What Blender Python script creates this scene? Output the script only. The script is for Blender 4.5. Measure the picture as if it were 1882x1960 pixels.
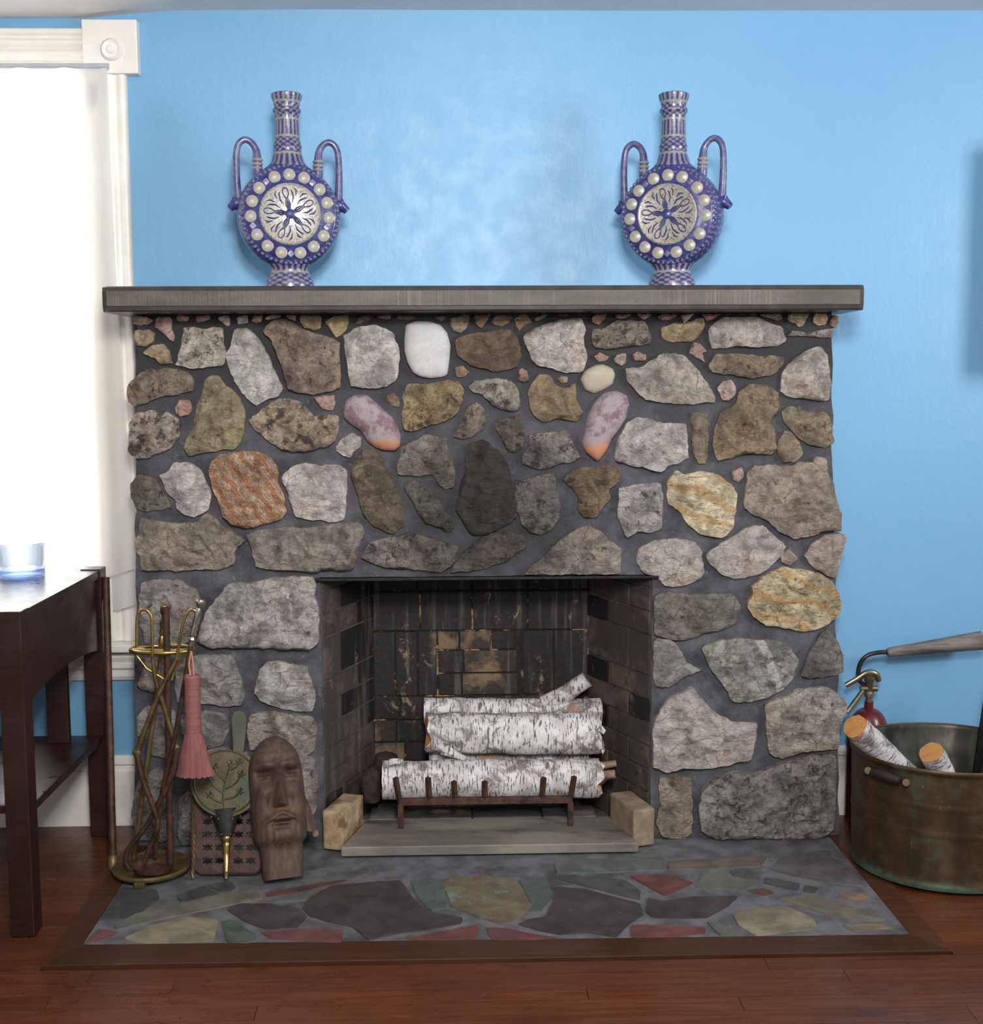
import bpy, bmesh, math, random
import numpy as np
from mathutils import Vector, Matrix, noise
from mathutils.geometry import delaunay_2d_cdt

for o in list(bpy.data.objects):
    bpy.data.objects.remove(o)
scn = bpy.context.scene
COL = scn.collection
R = math.radians
rng = random.Random(7)

# ------------------------------------------------------------------ camera
F, CX, CY = 2370.0, 941.0, 980.0
PITCH, YAW, ROLL = R(6.02), R(1.70), R(0.25)
CAM = Vector((0.0, -3.52, 1.273))
fw = Vector((math.sin(YAW) * math.cos(PITCH), math.cos(YAW) * math.cos(PITCH), -math.sin(PITCH)))
r0 = Vector((math.cos(YAW), -math.sin(YAW), 0))
u0 = r0.cross(fw)
rt = r0 * math.cos(ROLL) - u0 * math.sin(ROLL)
up = u0 * math.cos(ROLL) + r0 * math.sin(ROLL)
cd = bpy.data.cameras.new('camera')
cd.sensor_width = 36.0
cd.sensor_fit = 'AUTO'
cd.lens = F / 1960.0 * 36.0
cd.clip_start = 0.05
cam = bpy.data.objects.new('camera', cd)
COL.objects.link(cam)
cam.matrix_world = Matrix(((rt.x, up.x, -fw.x, CAM.x), (rt.y, up.y, -fw.y, CAM.y), (rt.z, up.z, -fw.z, CAM.z), (0, 0, 0, 1)))
scn.camera = cam

def ray(px, py):
    return fw + rt * ((px - CX) / F) - up * ((py - CY) / F)
def at(px, py, Y):                      # photo point at room depth Y (wall is Y = 0)
    d = ray(px, py)
    return CAM + d * ((Y - CAM.y) / d.y)
def fl(px, py, z=0.0):                  # photo point on the horizontal plane z
    d = ray(px, py)
    return CAM + d * ((z - CAM.z) / d.z)
class Plane:                            # leaning plane: depth Yb at z=0, Yt at z=zt
    def __init__(s, Yb, Yt, zt):
        s.p = Vector((0, Yb, 0)); s.v = Vector((0, Yt - Yb, zt)).normalized()
        s.n = Vector((0, -zt, Yt - Yb)).normalized()
    def at(s, px, py, off=0.0):
        d = ray(px, py)
        return CAM + d * ((s.p + s.n * off - CAM).dot(s.n) / d.dot(s.n))

def lin(c):
    return tuple(((x / 255) / 12.92 if x / 255 <= 0.04045 else ((x / 255 + 0.055) / 1.055) ** 2.4) for x in c[:3]) + (1.0,)

# ------------------------------------------------------------------ world, lights, exposure
w = bpy.data.worlds.new('world')
scn.world = w
w.use_nodes = True
w.node_tree.nodes['Background'].inputs[0].default_value = (0.92, 0.96, 1.0, 1)
w.node_tree.nodes['Background'].inputs[1].default_value = 0.42

def area(name, loc, target, sx, sy, power, color=(1, 1, 1)):
    l = bpy.data.lights.new(name, 'AREA')
    l.shape = 'RECTANGLE'; l.size = sx; l.size_y = sy; l.energy = power; l.color = color
    o = bpy.data.objects.new(name, l)
    COL.objects.link(o)
    o.location = loc
    o.rotation_euler = (Vector(target) - Vector(loc)).to_track_quat('-Z', 'Y').to_euler()
    return o
rl = area('room_light', (0.15, -3.5, 2.10), (0.0, 0.0, 1.45), 0.45, 0.35, 37, (1.0, 0.97, 0.94))
rl.data.spread = R(120)
area('bounced_flash', (0.1, -3.5, 1.70), (0.05, -1.9, 2.3), 0.12, 0.12, 22, (1.0, 0.97, 0.94))
sl = area('side_window_light', (2.9, -2.1, 1.85), (0.3, 0.0, 1.7), 0.6, 0.9, 25, (0.95, 0.97, 1.0))
sl.data.spread = R(125)
area('daylight_outside', (-1.55, 1.3, 1.9), (-1.45, 0.0, 1.35), 1.6, 1.8, 420, (1.0, 0.98, 0.95))

vs = scn.view_settings
vs.view_transform = 'Standard'
vs.look = 'None'
vs.exposure = 0.0
vs.gamma = 1.0
vs.use_curve_mapping = False

# ------------------------------------------------------------------ material helpers
class NT:
    def __init__(s, name):
        s.m = bpy.data.materials.new(name)
        s.m.use_nodes = True
        s.t = s.m.node_tree
        s.b = s.t.nodes['Principled BSDF']
        s.tc = s.t.nodes.new('ShaderNodeTexCoord')
        s.oi = s.t.nodes.new('ShaderNodeObjectInfo')
        s.geo = s.t.nodes.new('ShaderNodeNewGeometry')
        s.obj = s.tc.outputs['Object']
        s.pos = s.geo.outputs['Position']
    def put(s, sock, v):
        if isinstance(v, bpy.types.NodeSocket):
            s.t.links.new(v, sock)
        elif isinstance(v, (tuple, list)):
            sock.default_value = tuple(v) if len(v) == len(sock.default_value) else tuple(v)[:len(sock.default_value)]
        else:
            sock.default_value = v
    def set(s, name, v):
        s.put(s.b.inputs[name], v)
    def math(s, op, a, b=0.0, c=None, clamp=False):
        n = s.t.nodes.new('ShaderNodeMath'); n.operation = op; n.use_clamp = clamp
        s.put(n.inputs[0], a); s.put(n.inputs[1], b)
        if c is not None: s.put(n.inputs[2], c)
        return n.outputs[0]
    def vmath(s, op, a, b):
        n = s.t.nodes.new('ShaderNodeVectorMath'); n.operation = op
        s.put(n.inputs[0], a); s.put(n.inputs[1], b)
        return n.outputs[0]
    def sep(s, v):
        n = s.t.nodes.new('ShaderNodeSeparateXYZ'); s.put(n.inputs[0], v)
        return n.outputs
    def mapv(s, v, scale=(1, 1, 1), loc=(0, 0, 0), rot=(0, 0, 0)):
        n = s.t.nodes.new('ShaderNodeMapping')
        s.put(n.inputs['Vector'], v); s.put(n.inputs['Scale'], scale); s.put(n.inputs['Location'], loc); s.put(n.inputs['Rotation'], rot)
        return n.outputs[0]
    def noise(s, v, scale, detail=4.0, rough=0.55, dist=0.0):
        n = s.t.nodes.new('ShaderNodeTexNoise')
        s.put(n.inputs['Vector'], v); s.put(n.inputs['Scale'], scale); s.put(n.inputs['Detail'], detail)
        s.put(n.inputs['Roughness'], rough); s.put(n.inputs['Distortion'], dist)
        return n.outputs['Fac']
    def voro(s, v, scale, feature='F1'):
        n = s.t.nodes.new('ShaderNodeTexVoronoi'); n.feature = feature
        s.put(n.inputs['Vector'], v); s.put(n.inputs['Scale'], scale)
        return n.outputs['Distance']
    def wave(s, v, scale, dist=2.0, dscale=1.5, direction='X'):
        n = s.t.nodes.new('ShaderNodeTexWave'); n.bands_direction = direction
        s.put(n.inputs['Vector'], v); s.put(n.inputs['Scale'], scale); s.put(n.inputs['Distortion'], dist)
        n.inputs['Detail'].default_value = 3; n.inputs['Detail Scale'].default_value = dscale
        return n.outputs['Fac']
    def step(s, v, lo, hi, a=0.0, b=1.0):
        n = s.t.nodes.new('ShaderNodeMapRange'); n.interpolation_type = 'SMOOTHSTEP'
        s.put(n.inputs[0], v); s.put(n.inputs[1], lo); s.put(n.inputs[2], hi); s.put(n.inputs[3], a); s.put(n.inputs[4], b)
        return n.outputs[0]
    def mix(s, f, a, b, mode='MIX'):
        n = s.t.nodes.new('ShaderNodeMix'); n.data_type = 'RGBA'; n.blend_type = mode
        s.put(n.inputs[0], f); s.put(n.inputs[6], a); s.put(n.inputs[7], b)
        return n.outputs[2]
    def scale(s, c, k):                          # colour times a scalar
        n = s.t.nodes.new('ShaderNodeVectorMath'); n.operation = 'SCALE'
        s.put(n.inputs[0], c); s.put(n.inputs['Scale'], k)
        return n.outputs[0]
    def bump(s, h, strength=0.4, dist=0.01, prev=None):
        n = s.t.nodes.new('ShaderNodeBump')
        s.put(n.inputs['Height'], h); n.inputs['Strength'].default_value = strength; n.inputs['Distance'].default_value = dist
        if prev is not None: s.put(n.inputs['Normal'], prev)
        s.put(s.b.inputs['Normal'], n.outputs[0])
        return n.outputs[0]
    def shifted(s):                              # object coordinates, shifted per object
        return s.vmath('ADD', s.obj, s.scale((13.0, 29.0, 7.0), s.oi.outputs['Random']))

def mottled(name, c1, c2, scale=12, rough=0.5, metal=0.0, bump=0.2, bdist=0.004, lo=0.35, hi=0.65, stretch=(1, 1, 1), c3=None, s3=4.0, lo3=0.55, hi3=0.68, coat=0.0, rough2=None):
    n = NT(name)
    v = n.mapv(n.shifted(), stretch)
    f = n.noise(v, scale, 6, 0.62)
    m = n.step(f, lo, hi)
    c = n.mix(m, lin(c1), lin(c2))
    if c3:
        c = n.mix(n.step(n.noise(v, s3, 5, 0.6), lo3, hi3), c, lin(c3))
    n.set('Base Color', c)
    n.set('Roughness', rough if rough2 is None else n.step(f, lo, hi, rough, rough2))
    n.set('Metallic', metal)
    if coat: n.set('Coat Weight', coat); n.set('Coat Roughness', 0.12)
    if bump: n.bump(n.noise(v, scale * 2.5, 5, 0.6), bump, bdist)
    return n.m

MAT = {}
# soot that decades of fires left on the chimney breast above the opening
SOOT = at(938, 985, -0.22)
def soot_mask(n):
    p = n.sep(n.pos)
    dx = n.math('DIVIDE', n.math('SUBTRACT', p[0], SOOT.x), 0.34)
    dz = n.math('DIVIDE', n.math('SUBTRACT', p[2], SOOT.z), 0.30)
    d = n.math('SQRT', n.math('ADD', n.math('MULTIPLY', dx, dx), n.math('MULTIPLY', dz, dz)))
    d = n.math('ADD', d, n.math('MULTIPLY', n.math('SUBTRACT', n.noise(n.pos, 9, 5, 0.65), 0.5), 0.9))
    return n.step(d, 0.45, 1.15, 0.62, 0.0)

def stone_mat(name, kind='rough'):
    n = NT(name)
    v = n.shifted()
    col = n.oi.outputs['Color']
    al = n.oi.outputs['Alpha']
    hs = n.t.nodes.new('ShaderNodeHueSaturation'); hs.inputs['Saturation'].default_value = 0.84; n.put(hs.inputs['Color'], col); col = hs.outputs[0]
    n1 = n.noise(v, 14, 8, 0.68, 0.6)
    n2 = n.noise(v, 34, 8, 0.72, 0.3)
    n3 = n.noise(v, 7, 4, 0.5)
    fine = n.noise(v, 190, 3, 0.6)
    amp = 0.25 if kind in ('smooth', 'cobble') else 1.0
    k = n.math('ADD', 1.0 - 0.36 * amp, n.math('MULTIPLY', n.step(n1, 0.36, 0.62), 0.74 * amp))
    c = n.scale(col, k)
    if kind == 'cobble':
        z = n.sep(n.obj)[2]
        q = n.math('ADD', z, n.math('MULTIPLY', n.math('SUBTRACT', n.noise(v, 22, 4), 0.5), 0.045))
        c = n.mix(n.step(q, -0.055, -0.038), lin((168, 118, 92)), lin((140, 128, 132)))
        pv = n.math('MAXIMUM', n.step(n.noise(v, 26, 6, 0.7), 0.48, 0.6), 0.0)
        c = n.mix(n.math('MULTIPLY', pv, n.step(q, -0.045, -0.02)), c, lin((112, 86, 94)))
    if kind == 'band':
        wv = n.wave(n.mapv(v, (1, 1, 1), (0, 0, 0), (0, 0.65, 0)), 9.0, 7.0, 1.6, 'X')
        c = n.mix(n.math('MULTIPLY', n.step(wv, 0.45, 0.8), 0.75), c, lin((176, 116, 70)))
        fw_ = n.wave(n.mapv(v, (1, 1, 1), (0, 0, 0), (0, 0.65, 0)), 42.0, 9.0, 2.0, 'X')
        c = n.mix(n.math('MULTIPLY', n.step(fw_, 0.78, 0.95), 0.5), c, lin((92, 62, 42)))
    if kind == 'yellow':
        wv = n.wave(n.mapv(v, (1, 1, 1), (0, 0, 0), (0, 1.2, 0)), 5.0, 6.0, 1.6, 'X')
        c = n.mix(n.math('MULTIPLY', n.step(wv, 0.55, 0.85), 0.55), c, lin((196, 148, 82)))
        c = n.mix(n.math('MULTIPLY', n.step(n.noise(n.mapv(v, (1, 1, 4)), 30, 5, 0.7), 0.56, 0.64), 0.7), c, lin((92, 74, 52)))
    if kind == 'vein':
        wv = n.wave(n.mapv(v, (1, 1, 1), (0, 0, 0), (0, 0.45, 0)), 1.9, 1.6, 1.0, 'X')
        c = n.mix(n.step(wv, 0.93, 0.98), c, lin((205, 202, 198)))
        c = n.mix(n.math('MULTIPLY', n.step(n.noise(v, 18, 6, 0.7), 0.5, 0.62), 0.7), c, lin((96, 100, 92)))
    if kind in ('rough', 'band', 'yellow', 'vein'):
        # brown iron staining, dark pits and lichen
        c = n.mix(n.step(n3, 0.50, 0.70, 0.0, 0.5), c, n.mix(1.0, c, (0.93, 0.82, 0.68, 1), 'MULTIPLY'))
        med = n.noise(v, 58, 8, 0.75, 0.5)
        c = n.scale(c, n.step(med, 0.36, 0.60, n.math('SUBTRACT', 0.88, n.math('MULTIPLY', al, 0.42)), 1.14))
        # fracture faces: layered darker ledges
        led = n.noise(n.mapv(v, (1.0, 1.0, 2.6), (0, 0, 0), (0, 0.5, 0)), 17, 7, 0.7, 1.4)
        c = n.mix(n.step(led, 0.565, 0.66, 0, n.math('ADD', 0.16, n.math('MULTIPLY', al, 0.75))), c, n.mix(1.0, c, (0.42, 0.37, 0.32, 1), 'MULTIPLY'))
        thr = n.math('SUBTRACT', 0.70, n.math('MULTIPLY', al, 0.26))
        spots = n.step(n.math('SUBTRACT', n2, thr), -0.03, 0.07)
        c = n.mix(n.math('MULTIPLY', spots, 0.82), c, lin((46, 38, 32)))
        cr = n.voro(n.vmath('ADD', v, n.scale((0.03, 0.03, 0.03), n2)), 13, 'DISTANCE_TO_EDGE')
        crk = n.math('MULTIPLY', n.step(cr, 0.0, 0.035, 1.0, 0.0), n.step(n1, 0.45, 0.6))
        c = n.mix(n.math('MULTIPLY', crk, 0.55), c, lin((58, 50, 44)))
    c = n.scale(c, n.math('ADD', 0.90, n.math('MULTIPLY', fine, 0.20)))
    if kind != 'cobble':
        c = n.mix(soot_mask(n), c, lin((34, 31, 29)))
    n.set('Base Color', c)
    n.set('Roughness', n.step(n1, 0.3, 0.7, 0.58, 0.85) if kind != 'smooth' else 0.6)
    if kind in ('smooth', 'cobble'):
        n.bump(fine, 0.12, 0.003)
    else:
        h = n.math('ADD', n2, n.math('MULTIPLY', n.noise(v, 75, 6, 0.7), 0.55))
        b = n.bump(n.math('ADD', h, n.math('MULTIPLY', n.noise(n.mapv(v, (1.0, 1.0, 2.6), (0, 0, 0), (0, 0.5, 0)), 17, 7, 0.7, 1.4), 1.2)), 0.9, 0.020)
        n.bump(fine, 0.25, 0.003, b)
    return n.m
for k in ('rough', 'smooth', 'cobble', 'band', 'yellow', 'vein'):
    MAT['stone_' + k] = stone_mat('stone_' + k, k)

def mortar_mat():
    n = NT('mortar')
    f = n.noise(n.pos, 11, 7, 0.65)
    c = n.mix(n.step(f, 0.35, 0.68), lin((54, 54, 60)), lin((88, 88, 95)))
    c = n.mix(n.step(n.noise(n.pos, 42, 5, 0.7), 0.6, 0.72, 0, 0.6), c, lin((116, 116, 122)))
    z = n.sep(n.pos)[2]
    zz = n.math('ADD', z, n.math('MULTIPLY', n.math('SUBTRACT', f, 0.5), 0.35))
    c = n.mix(n.step(zz, 1.12, 1.36, 0.0, 0.8), c, lin((30, 29, 31)))     # mortar gets darker towards the top courses
    c = n.mix(soot_mask(n), c, lin((40, 40, 43)))
    n.set('Base Color', c)
    n.set('Roughness', 0.82)
    n.bump(n.math('ADD', n.noise(n.pos, 60, 6, 0.7), f), 0.6, 0.008)
    return n.m
MAT['mortar'] = mortar_mat()

def flag_mat():
    n = NT('flagstone')
    v = n.shifted()
    f = n.noise(v, 14, 7, 0.65, 0.6)
    c = n.scale(n.oi.outputs['Color'], n.math('ADD', 0.50, n.math('MULTIPLY', n.step(f, 0.32, 0.68), 0.50)))
    c = n.mix(n.step(n.noise(v, 55, 5, 0.7), 0.62, 0.75, 0, 0.35), c, lin((150, 150, 146)))
    sp = n.math('MULTIPLY', n.step(n.noise(v, 30, 6, 0.7), 0.56, 0.64), n.math('SUBTRACT', 1.0, n.oi.outputs['Alpha']))
    c = n.mix(sp, c, lin((96, 150, 134)))
    c = n.mix(n.step(n.noise(n.pos, 10, 5, 0.6), 0.3, 0.7, 0.08, 0.26), c, lin((104, 102, 102)))   # ash dust
    n.set('Base Color', c)
    n.set('Roughness', n.step(f, 0.3, 0.7, 0.42, 0.7))
    n.bump(n.noise(v, 30, 6, 0.65), 0.35, 0.006)
    return n.m
MAT['flag'] = flag_mat()
MAT['hearth_bed'] = mottled('hearth_bed', (80, 80, 85), (108, 108, 113), 16, 0.7, 0, 0.5, 0.004, c3=(66, 64, 66), s3=5)

def wall_mat():
    n = NT('blue_plaster')
    f = n.noise(n.pos, 1.6, 3, 0.5)
    c = n.mix(f, lin((104, 156, 195)), lin((115, 166, 202)))
    c = n.mix(n.step(n.noise(n.pos, 38, 3, 0.6), 0.74, 0.80, 0, 0.5), c, lin((172, 208, 232)))
    n.set('Base Color', c)
    n.set('Roughness', n.step(n.noise(n.pos, 14, 4, 0.6), 0.3, 0.7, 0.42, 0.52))
    h = n.math('ADD', n.math('MULTIPLY', n.noise(n.pos, 5, 4, 0.55), 0.45), n.math('MULTIPLY', n.noise(n.mapv(n.pos, (1, 1, 0.6)), 48, 4, 0.6), 0.22))
    n.bump(h, 0.22, 0.018)
    return n.m
MAT['wall'] = wall_mat()
MAT['white_paint'] = mottled('white_paint', (224, 220, 212), (232, 229, 223), 9, 0.4, 0, 0.1, 0.003, c3=(226, 221, 212), s3=3)
MAT['ceiling'] = mottled('ceiling_paint', (228, 225, 222), (234, 231, 229), 5, 0.75, 0, 0.25, 0.006)

def plank_mat(name, ca, cb, cc, rough=0.22):
    n = NT(name)
    v = n.shifted()
    g = n.noise(n.mapv(v, (1.6, 26, 26)), 4.0, 6, 0.6, 0.8)
    c = n.mix(n.step(g, 0.3, 0.7), lin(ca), lin(cb))
    c = n.mix(n.math('MULTIPLY', n.oi.outputs['Random'], 0.55), c, lin(cc))
    c = n.mix(n.step(n.noise(n.pos, 3.2, 5, 0.6), 0.5, 0.7, 0, 0.45), c, lin((52, 24, 14)))
    n.set('Base Color', c)
    n.set('Roughness', n.step(n.noise(n.pos, 9, 5, 0.6), 0.3, 0.7, rough, rough + 0.2))
    n.bump(g, 0.12, 0.003)
    return n.m
MAT['plank'] = plank_mat('floor_wood', (82, 42, 23), (110, 62, 37), (68, 33, 19))
MAT['border_wood'] = plank_mat('border_wood', (66, 37, 23), (92, 56, 35), (52, 30, 20), 0.3)
MAT['table_wood'] = plank_mat('table_wood', (38, 18, 14), (50, 25, 19), (32, 17, 14), 0.24)
MAT['subfloor'] = mottled('subfloor', (56, 24, 14), (74, 34, 18), 8, 0.4)

def birch_mat():
    n = NT('birch_bark')
    v = n.shifted()
    c = n.mix(n.step(n.noise(v, 16, 6, 0.65), 0.35, 0.65), lin((188, 184, 184)), lin((218, 216, 217)))
    len_ = n.noise(n.mapv(v, (230, 34, 34)), 1.0, 3, 0.6)
    c = n.mix(n.step(len_, 0.55, 0.60, 0, 0.9), c, lin((62, 56, 54)))
    pk = n.noise(v, 13, 8, 0.72, 0.8)
    c = n.mix(n.step(pk, 0.49, 0.60, 0, 0.9), c, n.mix(n.noise(v, 60, 4, 0.7), lin((52, 44, 40)), lin((148, 136, 130))))
    c = n.mix(n.step(n.noise(v, 6.5, 5, 0.6), 0.62, 0.70, 0, 0.75), c, lin((176, 128, 92)))
    n.set('Base Color', c)
    n.set('Roughness', 0.62)
    n.bump(n.math('ADD', len_, n.noise(v, 40, 5, 0.7)), 0.5, 0.006)
    return n.m
MAT['birch'] = birch_mat()

def endgrain_mat():
    n = NT('cut_wood')
    p = n.sep(n.obj)
    r = n.math('SQRT', n.math('ADD', n.math('MULTIPLY', p[1], p[1]), n.math('MULTIPLY', p[2], p[2])))
    rr = n.math('SINE', n.math('MULTIPLY', n.math('ADD', r, n.math('MULTIPLY', n.noise(n.obj, 40, 3), 0.01)), 1500.0))
    c = n.mix(n.step(rr, -0.6, 1.0), lin((180, 122, 64)), lin((200, 148, 88)))
    c = n.mix(n.step(n.noise(n.obj, 30, 4, 0.6), 0.5, 0.68, 0, 0.6), c, lin((168, 104, 56)))
    n.set('Base Color', c); n.set('Roughness', 0.7)
    n.bump(rr, 0.15, 0.002)
    return n.m
MAT['endgrain'] = endgrain_mat()
MAT['branch_stub'] = mottled('bare_branch_wood', (118, 96, 78), (150, 128, 106), 22, 0.75, 0, 0.5, 0.005, c3=(70, 52, 40), s3=12)
MAT['charred'] = mottled('charred_wood', (34, 28, 28), (62, 48, 46), 20, 0.85, 0, 0.8, 0.012, c3=(18, 17, 18), s3=10)

def soot_brick(name, base, tan, tan_lo, tan_hi):
    n = NT(name)
    v = n.shifted()
    f = n.noise(n.pos, 8.0, 6, 0.65, 0.4)
    streak = n.noise(n.mapv(n.pos, (40, 10, 2.2)), 1.0, 4, 0.6)
    c = n.mix(n.step(streak, 0.52, 0.72, 0, 0.7), lin(base), lin((92, 88, 84)))
    wp = n.noise(n.mapv(n.pos, (1, 1, 0.7)), 15, 8, 0.75, 1.0)
    c = n.mix(n.step(wp, 0.60, 0.68, 0, 0.75), c, lin((150, 128, 100)))
    c = n.mix(n.step(f, tan_lo, tan_hi, 0, 0.85), c, lin(tan))
    c = n.mix(n.step(n.noise(n.pos, 34, 6, 0.7), 0.58, 0.66, 0, 0.7), c, lin((40, 24, 14)))
    n.set('Base Color', c); n.set('Roughness', 0.66)
    n.bump(n.noise(n.pos, 60, 6, 0.7), 0.5, 0.006)
    return n.m
MAT['soot_brick'] = soot_brick('sooted_firebrick', (17, 15, 14), (112, 90, 66), 0.60, 0.70)
MAT['tan_brick'] = soot_brick('bare_firebrick', (40, 33, 26), (122, 100, 74), 0.45, 0.62)
MAT['side_brick'] = soot_brick('side_firebrick', (62, 56, 52), (100, 82, 70), 0.48, 0.64)
def fb_mortar():
    n = NT('firebox_mortar')
    c = n.mix(n.step(n.noise(n.pos, 9, 6, 0.7, 0.6), 0.53, 0.61), lin((20, 16, 13)), lin((158, 126, 88)))
    c = n.mix(n.step(n.noise(n.pos, 40, 4, 0.7), 0.55, 0.66, 0, 0.8), c, lin((58, 34, 18)))
    n.set('Base Color', c); n.set('Roughness', 0.8); n.bump(n.noise(n.pos, 60, 5, 0.7), 0.5, 0.006)
    return n.m
MAT['fb_mortar'] = fb_mortar()
MAT['side_mortar'] = mottled('side_joint_mortar', (64, 62, 62), (96, 92, 88), 16, 0.8, 0, 0.4, 0.005, c3=(34, 32, 32), s3=6)
MAT['floor_brick'] = mottled('hearth_brick', (112, 110, 108), (138, 135, 132), 18, 0.75, 0, 0.5, 0.005, c3=(84, 82, 80), s3=7)
MAT['soot'] = mottled('soot', (13, 12, 12), (26, 24, 23), 12, 0.85, 0, 0.4, 0.006)
MAT['loose_brick'] = mottled('loose_firebrick', (120, 104, 86), (146, 128, 107), 26, 0.8, 0, 0.45, 0.004, c3=(110, 90, 72), s3=9)
MAT['loose_brick2'] = mottled('loose_firebrick_burnt', (142, 114, 84), (186, 165, 136), 18, 0.8, 0, 0.45, 0.004, c3=(116, 84, 56), s3=11, lo3=0.48, hi3=0.6)
MAT['slab'] = mottled('grey_marble', (104, 100, 94), (134, 128, 119), 10, 0.5, 0, 0.2, 0.003, stretch=(0.5, 1.4, 1.4), c3=(84, 80, 76), s3=9)
MAT['rust'] = mottled('rusted_iron', (62, 40, 34), (92, 60, 50), 40, 0.7, 0.35, 0.5, 0.003, c3=(44, 32, 30), s3=18)
MAT['dark_rust'] = mottled('dark_rusted_iron', (58, 38, 30), (86, 58, 44), 40, 0.6, 0.4, 0.4, 0.003, c3=(40, 30, 26), s3=18)
MAT['black_iron'] = mottled('black_iron', (18, 18, 19), (34, 33, 33), 40, 0.5, 0.5, 0.3, 0.002)
MAT['brass'] = mottled('aged_brass', (158, 132, 78), (186, 162, 106), 22, 0.3, 0.9, 0.05, 0.002, c3=(104, 84, 50), s3=14)
MAT['dull_brass'] = mottled('tarnished_brass', (88, 74, 48), (122, 102, 66), 26, 0.5, 0.6, 0.2, 0.002, c3=(72, 60, 38), s3=14)
MAT['nickel'] = mottled('worn_nickel', (176, 168, 158), (204, 198, 190), 30, 0.22, 0.95, 0.05, 0.002, c3=(136, 122, 100), s3=16)
MAT['pink_straw'] = mottled('pink_broom_straw', (118, 72, 70), (142, 90, 86), 8, 0.8, 0, 0.6, 0.004, stretch=(22, 22, 1))
MAT['pink_wrap'] = mottled('pink_broom_binding', (124, 76, 76), (138, 88, 86), 3, 0.6, 0, 0.5, 0.003, stretch=(1, 1, 70))
MAT['cord'] = mottled('tan_cord', (158, 104, 78), (182, 128, 98), 60, 0.8)
MAT['bellows'] = mottled('green_brass_sheet', (62, 56, 38), (90, 80, 50), 18, 0.5, 0.3, 0.35, 0.004, c3=(58, 70, 54), s3=9)
MAT['bellows_handle'] = mottled('green_painted_handle', (60, 62, 50), (78, 78, 62), 16, 0.6, 0.1, 0.2, 0.003, c3=(66, 76, 66), s3=9)
MAT['leather'] = mottled('black_leather', (24, 23, 24), (40, 38, 38), 30, 0.5, 0, 0.4, 0.003)
MAT['trivet'] = mottled('cast_iron_brown', (56, 38, 34), (80, 54, 48), 36, 0.55, 0.3, 0.4, 0.003, c3=(40, 30, 28), s3=14)
def carved_mat():
    n = NT('carved_wood')
    g = n.noise(n.mapv(n.obj, (30, 30, 3.0)), 3.0, 6, 0.6, 0.5)
    c = n.mix(n.step(g, 0.3, 0.7), lin((62, 46, 40)), lin((88, 66, 55)))
    c = n.mix(n.step(n.noise(n.obj, 12, 5, 0.6), 0.54, 0.70, 0, 0.55), c, lin((128, 82, 54)))
    c = n.mix(n.step(n.noise(n.obj, 70, 5, 0.7), 0.60, 0.70, 0, 0.5), c, lin((52, 38, 34)))
    n.set('Base Color', c); n.set('Roughness', 0.68)
    n.bump(g, 0.3, 0.004)
    return n.m
MAT['carved'] = carved_mat()

def copper_mat():
    n = NT('patinated_copper')
    st = n.noise(n.mapv(n.obj, (14, 14, 1.6)), 1.0, 6, 0.65, 0.3)
    f = n.noise(n.obj, 11, 7, 0.68)
    c = n.mix(n.step(st, 0.30, 0.74), lin((62, 56, 40)), lin((86, 62, 42)))
    c = n.mix(n.step(f, 0.52, 0.68, 0, 0.75), c, lin((64, 76, 58)))
    z = n.sep(n.obj)[2]
    g = n.math('ADD', z, n.math('MULTIPLY', n.math('SUBTRACT', n.noise(n.obj, 16, 5, 0.7), 0.5), 0.10))
    c = n.mix(n.step(g, -0.152, -0.125, 0.75, 0.0), c, lin((74, 108, 90)))
    c = n.mix(n.step(n.noise(n.mapv(n.obj, (60, 60, 14)), 1.0, 5, 0.7), 0.64, 0.72, 0, 0.7), c, lin((110, 146, 130)))
    n.set('Base Color', c)
    n.set('Metallic', n.step(f, 0.4, 0.7, 0.65, 0.25)); n.set('Roughness', n.step(f, 0.3, 0.7, 0.36, 0.6))
    n.bump(n.noise(n.obj, 26, 5, 0.6), 0.15, 0.004)
    return n.m
MAT['copper'] = copper_mat()
MAT['tin'] = mottled('tinned_lining', (76, 74, 66), (104, 102, 94), 14, 0.4, 0.75, 0.15, 0.003, c3=(54, 52, 44), s3=6, stretch=(1, 1, 0.4))
MAT['red_paint'] = mottled('red_enamel', (74, 19, 13), (90, 24, 16), 10, 0.3, 0.0, 0.05, 0.002, c3=(66, 24, 22), s3=6, coat=0.2)
MAT['valve'] = mottled('grey_brass_valve', (120, 108, 84), (156, 144, 120), 26, 0.32, 0.85, 0.1, 0.002)
MAT['horn'] = mottled('grey_horn', (92, 86, 80), (122, 114, 106), 26, 0.65, 0, 0.2, 0.003, stretch=(0.4, 3, 3), c3=(70, 64, 60), s3=12)
MAT['pipe'] = mottled('dark_steel_pipe', (44, 40, 42), (70, 64, 66), 30, 0.4, 0.7, 0.1, 0.002)
MAT['black_wood'] = mottled('black_wood', (24, 20, 18), (46, 38, 32), 24, 0.55, 0, 0.2, 0.003)

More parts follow.
